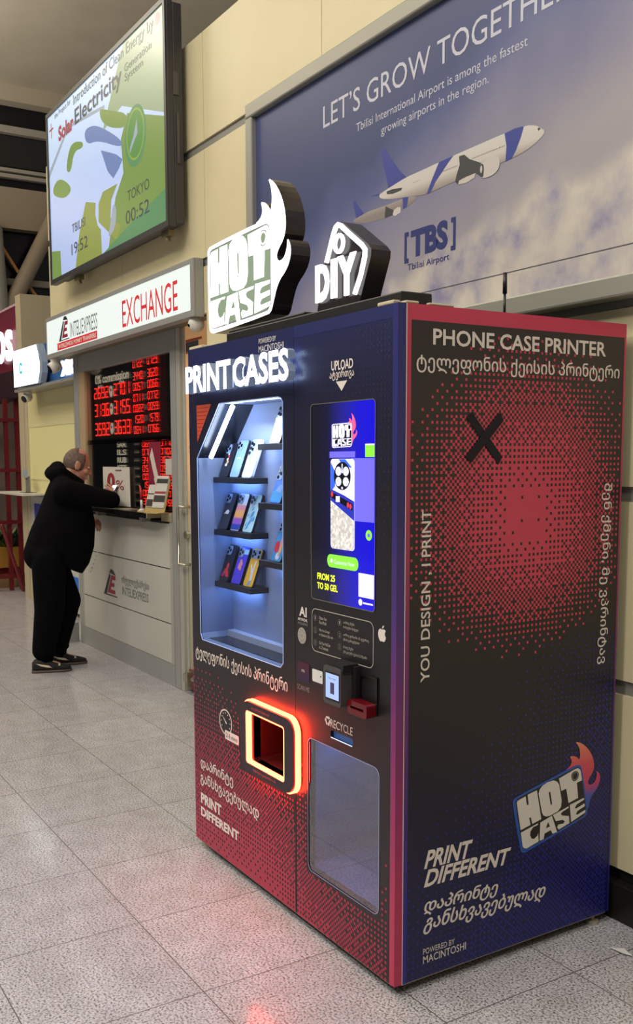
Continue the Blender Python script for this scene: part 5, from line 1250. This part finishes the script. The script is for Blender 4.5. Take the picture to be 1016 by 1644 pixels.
lf.build('foliage', [mat('leaf_dark', (42, 66, 34), .5), mat('leaf_mid', (66, 92, 40), .5), mat('leaf_light', (96, 112, 52), .5)], PL, normals=False)
MB().box(-10.15, -9.85, 1.15, 1.70, .1505, .25).build('stand', redm, PL)
o = MB().box(-10.25, -9.75, 1.05, 1.7, 0, .15).build('wooden_crate', mat('crate_wood', (150, 118, 84), .6)); tag(o, 'low wooden crate on the floor under the planter', 'crate')
# ------------------------------------------------------------------ the man at the counter
def remeshed(mb, voxel, smooth_it=4):
    me = bpy.data.meshes.new('tmp'); me.from_pydata(mb.v, [], mb.f); me.validate()
    bm = bmesh.new(); bm.from_mesh(me); bmesh.ops.recalc_face_normals(bm, faces=bm.faces); bm.to_mesh(me); bm.free()
    o = bpy.data.objects.new('tmp', me); COL.objects.link(o)
    r = o.modifiers.new('r', 'REMESH'); r.mode = 'VOXEL'; r.voxel_size = voxel
    if smooth_it:
        s = o.modifiers.new('s', 'SMOOTH'); s.iterations = smooth_it; s.factor = 0.5
    dg = bpy.context.evaluated_depsgraph_get(); dg.update()
    m2 = bpy.data.meshes.new_from_object(o.evaluated_get(dg))
    out = MB(); out.v = [tuple(v.co) for v in m2.vertices]; out.f = [tuple(p.vertices) for p in m2.polygons]; out.m = [0] * len(out.f)
    bpy.data.objects.remove(o); bpy.data.meshes.remove(me); bpy.data.meshes.remove(m2)
    return out

PX = -4.93
MAN = thing('person', 'balding man in a dark hooded jacket leaning on the counter with a phone', 'person', (PX, 0.55, 0.0))
HC = Vector((PX, 0.770, 1.535)); HR = Matrix.Rotation(math.radians(-20), 3, 'X') @ Matrix.Rotation(math.radians(-6), 3, 'Z')
def hp(x, y, z): return HC + HR @ Vector((x, y, z))
body = MB()
body.ball(hp(0, -.012, .022), (.077, .098, .103), 28, 20, rot=HR)
body.ball(hp(0, .030, -.050), (.064, .066, .078), 24, 16, rot=HR)
body.ball(hp(0, .070, -.106), (.028, .024, .022), 14, 10, rot=HR)
body.ball(hp(0, .080, .026), (.050, .018, .013), 16, 10, rot=HR)
body.capsule(hp(0, .094, .006), .009, hp(0, .114, -.030), .013, 12); body.ball(hp(.011, .100, -.034), .009, 10, 8); body.ball(hp(-.011, .100, -.034), .009, 10, 8)
for s in (-1, 1):
    body.ball(hp(s * .040, .062, -.030), (.026, .026, .026), 14, 10, rot=HR)
    body.ball(hp(s * .079, -.012, -.012), (.011, .022, .034), 14, 10, rot=HR)
    body.ball(hp(s * .082, -.020, .006), (.009, .016, .018), 12, 8, rot=HR)
body.ball(hp(0, .088, -.066), (.026, .012, .008), 14, 8, rot=HR); body.ball(hp(0, .086, -.078), (.022, .012, .008), 14, 8, rot=HR)
body.capsule(hp(0, -.030, -.06), .060, (PX, .625, 1.36), .066, 20)
# trunk, legs, arms inside the clothes
body.ball((PX, .68, 1.24), (.150, .10, .15), 20, 14); body.ball((PX, .60, 1.02), (.155, .14, .17), 20, 14); body.ball((PX, .53, .86), (.155, .13, .13), 20, 14)
for (hx, hy, kx, ky, kz, ax, ay) in ((-4.835, .51, -4.83, .54, .48, -4.845, .425), (-5.025, .54, -5.03, .65, .50, -5.035, .60)):
    body.capsule((hx, hy, .82), .085, (kx, ky, kz), .058, 16); body.capsule((kx, ky, kz), .056, (ax, ay, .10), .040, 16); body.capsule((ax, ay, .085), .034, (ax + .03, ay + .12, .046), .020, 12)
ARM_R = [(-4.735, .63, 1.355), (-4.715, .965, 1.268), (-4.875, 1.020, 1.272)]
ARM_L = [(-5.10, .70, 1.335), (-5.165, .74, 1.115), (-5.015, .868, 1.128)]
for A_ in (ARM_R, ARM_L):
    body.capsule(A_[0], .050, A_[1], .036, 14); body.capsule(A_[1], .035, A_[2], .026, 14)
def hand(mb, wrist, f, n, s, curls, thumb=0.6, sc=1.0):
    f = Vector(f).normalized(); n = Vector(n); n = (n - f * n.dot(f)).normalized(); s = f.cross(n) if s > 0 else n.cross(f)
    W = Vector(wrist)
    for i, (off, ln_, sp) in enumerate(((.030, .92, .5), (.010, 1.0, .18), (-.010, .95, -.12), (-.028, .76, -.42))):
        k = W + f * (.085 - abs(i - 1.2) * .004) * sc + s * off * sc
        mb.capsule(W + f * .012 * sc + s * off * .6 * sc, .013 * sc, k, .0105 * sc, 10)
        d = (f + s * sp * .12).normalized(); p = k; ang = 0
        for L, r0, r1 in ((.040, .0098, .009), (.026, .009, .0083), (.021, .0083, .0068)):
            ang += curls[i]
            dd = (d * math.cos(ang) + n * math.sin(ang)).normalized(); q = p + dd * L * ln_ * sc
            mb.capsule(p, r0 * sc, q, r1 * sc, 10); p = q
    t0 = W + f * .022 * sc + s * .026 * sc; t1 = t0 + (f * .5 + s * .65 + n * .35).normalized() * .036 * sc
    t2 = t1 + (f * .8 + s * .15 + n * thumb).normalized() * .030 * sc; t3 = t2 + (f * .8 - s * .25 + n * thumb).normalized() * .024 * sc
    mb.capsule(t0, .0135 * sc, t1, .011 * sc, 10); mb.capsule(t1, .011 * sc, t2, .0098 * sc, 10); mb.capsule(t2, .0098 * sc, t3, .0078 * sc, 10)
hand(body, ARM_R[2], (-.72, .30, .62), (-.45, -.85, .2), 1, (.35, .42, .45, .5), .5)
hand(body, ARM_L[2], (.80, .45, -.25), (-.3, .1, -.95), -1, (.45, .5, .55, .6), .5)
skin_m, nt, pp = nodes_mat('skin')
nzz = nt.nodes.new('ShaderNodeTexNoise'); nzz.inputs['Scale'].default_value = 30; nt.links.new(coord(nt), nzz.inputs[0])
rr = ramp(nt, [(0.3, lin((176, 122, 100))), (0.7, lin((192, 138, 114)))]); nt.links.new(nzz.outputs[0], rr.inputs[0]); nt.links.new(rr.outputs[0], pp.inputs['Base Color'])
pp.inputs['Roughness'].default_value = .5; pp.inputs['Subsurface Weight'].default_value = .05
remeshed(body, .0052, 3).build('body', skin_m, MAN, smooth=True)
ey = MB()
for s in (-1, 1): ey.ball(hp(s * .032, .0765, .008), .0105, 14, 10, 0); ey.ball(hp(s * .032, .0835, .004), .0055, 10, 8, 1); ey.ball(hp(s * .032, .081, .030), (.019, .006, .0045), 12, 6, 2, rot=HR)
ey.build('eyes', [mat('eye_white', (206, 200, 192), .3), mat('eye_dark', (40, 30, 26), .3), mat('eyebrow_grey', (84, 72, 66), .7)], MAN, smooth=True)
# cropped hair round the back and sides
hm_ = MB(); rx, ry, rz = .0805, .1015, .1065; nu, nv = 40, 28; idx = {}
def hpt(i, j):
    t_ = -math.pi / 2 + math.pi * j / nv; a = 2 * math.pi * i / nu
    return (rx * math.cos(t_) * math.cos(a), ry * math.cos(t_) * math.sin(a) - .012, rz * math.sin(t_) + .022)
for j in range(nv):
    for i in range(nu):
        q = [hpt(i, j), hpt(i + 1, j), hpt(i + 1, j + 1), hpt(i, j + 1)]
        cy_ = sum(p[1] for p in q) / 4; cz_ = sum(p[2] for p in q) / 4
        if cz_ < -.050 - (0.02 if cy_ < -.03 else -.015) or cy_ > .030 or (cz_ > .085 and cy_ > -.035): continue
        hm_.add([tuple(hp(*p)) for p in q], [(0, 1, 2, 3)])
hair = hm_.build('hair', noisy_mat('cropped_grey_hair', (84, 68, 60), (116, 94, 82), 60, .8), MAN, smooth=True, normals=False)
bmh = bmesh.new(); bmh.from_mesh(hair.data); bmesh.ops.remove_doubles(bmh, verts=bmh.verts, dist=.0005); bmesh.ops.recalc_face_normals(bmh, faces=bmh.faces); bmh.to_mesh(hair.data); bmh.free()
sol = hair.modifiers.new('thick', 'SOLIDIFY'); sol.thickness = .005; sol.offset = -1
# jacket
jk = MB(); rings = []
STA = [(.345, .915, .775, .710, .185), (.360, .955, .835, .790, .196), (.400, 1.06, .876, .915, .206), (.452, 1.165, .888, 1.09, .210), (.502, 1.28, .866, 1.215, .210), (.545, 1.375, .815, 1.325, .190), (.575, 1.44, .790, 1.390, .135), (.615, 1.475, .785, 1.415, .085)]
NS_ = 32
for (yb, zb, yf, zf, hw) in STA:
    o_ = len(jk.v)
    for i in range(NS_):
        a = 2 * math.pi * i / NS_; c_, s_ = math.cos(a), math.sin(a)
        c2 = math.copysign(abs(c_) ** .95, c_); s2 = math.copysign(abs(s_) ** .95, s_)
        u = (s2 + 1) / 2
        jk.v.append((PX + hw * .90 * c2, yb + (yf - yb) * u, zb + (zf - zb) * u))
    rings.append(o_)
for a, b in zip(rings, rings[1:]):
    for i in range(NS_):
        j = (i + 1) % NS_; jk.f.append((a + i, a + j, b + j, b + i)); jk.m.append(0)
jk.f.append(tuple(reversed(range(rings[0], rings[0] + NS_)))); jk.m.append(0); jk.f.append(tuple(range(rings[-1], rings[-1] + NS_))); jk.m.append(0)
jk.ball((-4.755, .60, 1.345), (.085, .09, .09), 18, 12); jk.ball((-5.075, .69, 1.335), (.085, .09, .09), 18, 12)
jk.capsule((-4.79, .612, 1.375), .085, (-5.05, .665, 1.365), .085, 18)
jk.capsule((-4.745, .62, 1.345), .092, (-4.722, .955, 1.276), .067, 18); jk.capsule((-4.722, .955, 1.276), .067, (-4.850, 1.012, 1.270), .046, 18)
jk.capsule((-5.09, .70, 1.33), .086, (-5.160, .735, 1.115), .066, 18); jk.capsule((-5.160, .735, 1.115), .066, (-5.035, .850, 1.126), .046, 18)
jk.ball((PX, .600, 1.487), (.120, .080, .058), 22, 14, rot=Matrix.Rotation(math.radians(18), 3, 'X'))
jk.ball((PX, .612, 1.528), (.088, .050, .040), 20, 12, rot=Matrix.Rotation(math.radians(24), 3, 'X'))
for s in (-1, 1): jk.capsule((PX + s * .085, .615, 1.49), .042, (PX + s * .050, .775, 1.405), .030, 14)
cloth = noisy_mat('black_jacket_cloth', (7, 6, 9), (12, 11, 14), 14, .95)
cloth.node_tree.nodes['Principled BSDF'].inputs['Specular IOR Level'].default_value = .08
jacket = remeshed(jk, .010, 5).build('jacket', cloth, MAN, smooth=True)
zpj = MB(); 
for k in range(6): zpj.ball((-4.80 + k * .004, .805 + k * .010, .735 + k * .030), .006, 8, 6)
zpj.build('press_studs', steel, jacket, smooth=True)
tr = MB()
tr.ball((PX, .525, .875), (.185, .185, .150), 26, 18)
for (hx, hy, kx, ky, kz, ax, ay) in ((-4.84, .50, -4.832, .490, .48, -4.848, .440), (-5.02, .55, -5.03, .685, .50, -5.038, .605)):
    tr.capsule((hx, hy, .84), .130, (kx, ky, kz), .112, 20); tr.capsule((kx, ky, kz), .111, (ax, ay, .165), .086, 20)
    tr.ball((ax, ay + .005, .145), (.088, .088, .035), 18, 10); tr.ball((ax, ay + .03, .22), (.080, .075, .03), 16, 8); tr.capsule((ax, ay, .15), .070, (ax, ay + .02, .072), .052, 16)
trm = noisy_mat('black_trouser_cloth', (5, 5, 7), (9, 8, 11), 16, .95)
trm.node_tree.nodes['Principled BSDF'].inputs['Specular IOR Level'].default_value = .08
remeshed(tr, .010, 4).build('trousers', trm, MAN, smooth=True)
sk = MB()
for (ax, ay) in ((-4.848, .440), (-5.038, .605)): sk.capsule((ax, ay, .14), .046, (ax + .006, ay + .02, .075), .043, 14)
for q in (0, 1):
    so_ = MB(); so_.v = sk.v[q * len(sk.v) // 2:(q + 1) * len(sk.v) // 2]; h_ = len(sk.v) // 2; so_.f = [tuple(i - q * h_ for i in f) for f in sk.f if q * h_ <= f[0] < (q + 1) * h_]; so_.m = [0] * len(so_.f)
    so_.build('sock', mat('black_sock', (10, 10, 12), .95), MAN, smooth=True)
def shoe(heel, toe, side):
    h = Vector((heel[0], heel[1], 0)); t_ = Vector((toe[0], toe[1], 0)); d = (t_ - h); L = d.length; d.normalize(); r = Vector((d.y, -d.x, 0))
    def loft(st, z0, z1s):
        mb = MB(); rg = []
        for (s, w, z1) in st:
            o_ = len(mb.v)
            for i in range(16):
                a = 2 * math.pi * i / 16; c_, s_ = math.cos(a), math.sin(a)
                c2 = math.copysign(abs(c_) ** .7, c_); s2 = math.copysign(abs(s_) ** .7, s_)
                mb.v.append(tuple(h + d * (s * L) + r * (w * c2) + Vector((0, 0, z0 + (z1 - z0) * (s2 + 1) / 2))))
            rg.append(o_)
        for a, b in zip(rg, rg[1:]):
            for i in range(16):
                j = (i + 1) % 16; mb.f.append((a + i, a + j, b + j, b + i)); mb.m.append(0)
        mb.f.append(tuple(reversed(range(rg[0], rg[0] + 16)))); mb.m.append(0); mb.f.append(tuple(range(rg[-1], rg[-1] + 16))); mb.m.append(0)
        return mb
    up = loft([(0.0, .026, .075), (.06, .036, .098), (.20, .040, .108), (.38, .042, .100), (.55, .046, .076), (.72, .050, .060), (.88, .046, .048), (.97, .032, .040), (1.0, .014, .034)], .016, None)
    sh = up.build('shoe', mat('black_suede', (22, 20, 22), .75), MAN, smooth=True)
    so = loft([(-.015, .024, .022), (.06, .038, .022), (.3, .040, .022), (.55, .047, .022), (.8, .051, .022), (.95, .038, .022), (1.02, .014, .022)], 0.0, None)
    so.build('sole', mat('gum_sole', (86, 70, 58), .5), sh, smooth=False)
    sw = MB(); sgn_ = side
    pts = [(.10, .074), (.22, .054), (.38, .042), (.52, .038), (.66, .044), (.72, .056), (.70, .066), (.66, .070), (.68, .060), (.64, .052), (.54, .050), (.36, .060)]
    base = [h + d * (a * L) + r * (sgn_ * (.0415 + .011 * max(0, a - .3))) + Vector((0, 0, z)) for a, z in pts]
    n_ = len(base); sw.v = [tuple(p) for p in base] + [tuple(p - r * sgn_ * .012) for p in base]
    tris = tessellate_polygon([[Vector((a, z, 0)) for a, z in pts]])
    for q in tris: sw.f.append(tuple(q)); sw.m.append(0)
    for i in range(n_): sw.f.append((i, (i + 1) % n_, (i + 1) % n_ + n_, i + n_)); sw.m.append(0)
    sw.build('swoosh', mat('cream_swoosh', (216, 200, 176), .5), sh)
    return sh
shoe((-4.862, .352), (-4.790, .628), 1)
shoe((-5.050, .540), (-4.985, .815), 1)
PH = thing('mobile_phone', 'bright mobile phone held up by the man at the counter', 'phone', (-4.935, 1.036, 1.325), (math.radians(-38), 0, math.radians(12)))
MB().box(-.036, .036, -.004, .004, -.070, .070).build('phone_body', mat('phone_black', (20, 20, 24), .25), PH, local=True, bevel=.002)
sp_ = MB(); sp_.add([(-.033, -.0045, -.066), (.033, -.0045, -.066), (.033, -.0045, .066), (-.033, -.0045, .066)], [(0, 1, 2, 3)], 0)
sp_.add([(-.026, -.0049, .030), (.02, -.0049, .030), (.02, -.0049, .038), (-.026, -.0049, .038)], [(0, 1, 2, 3)], 1)
sp_.build('phone_screen', [mat('phone_screen_glow', (230, 228, 240), .2, emit=.7), mat('phone_text', (120, 120, 150), .3)], PH, local=True, normals=False)

# ------------------------------------------------------------------ litter
o = MB().add([(-.02, .86, .004), (.02, .885, .010), (.06, .88, .004), (.035, .862, .006)], [(0, 1, 2, 3)]).build('paper_scrap', mat('scrap_white', (196, 194, 190), .6), normals=False)
tag(o, 'tiny white paper scrap on the floor beside the machine side', 'scrap'); o.location = (0.17, .78, .004)
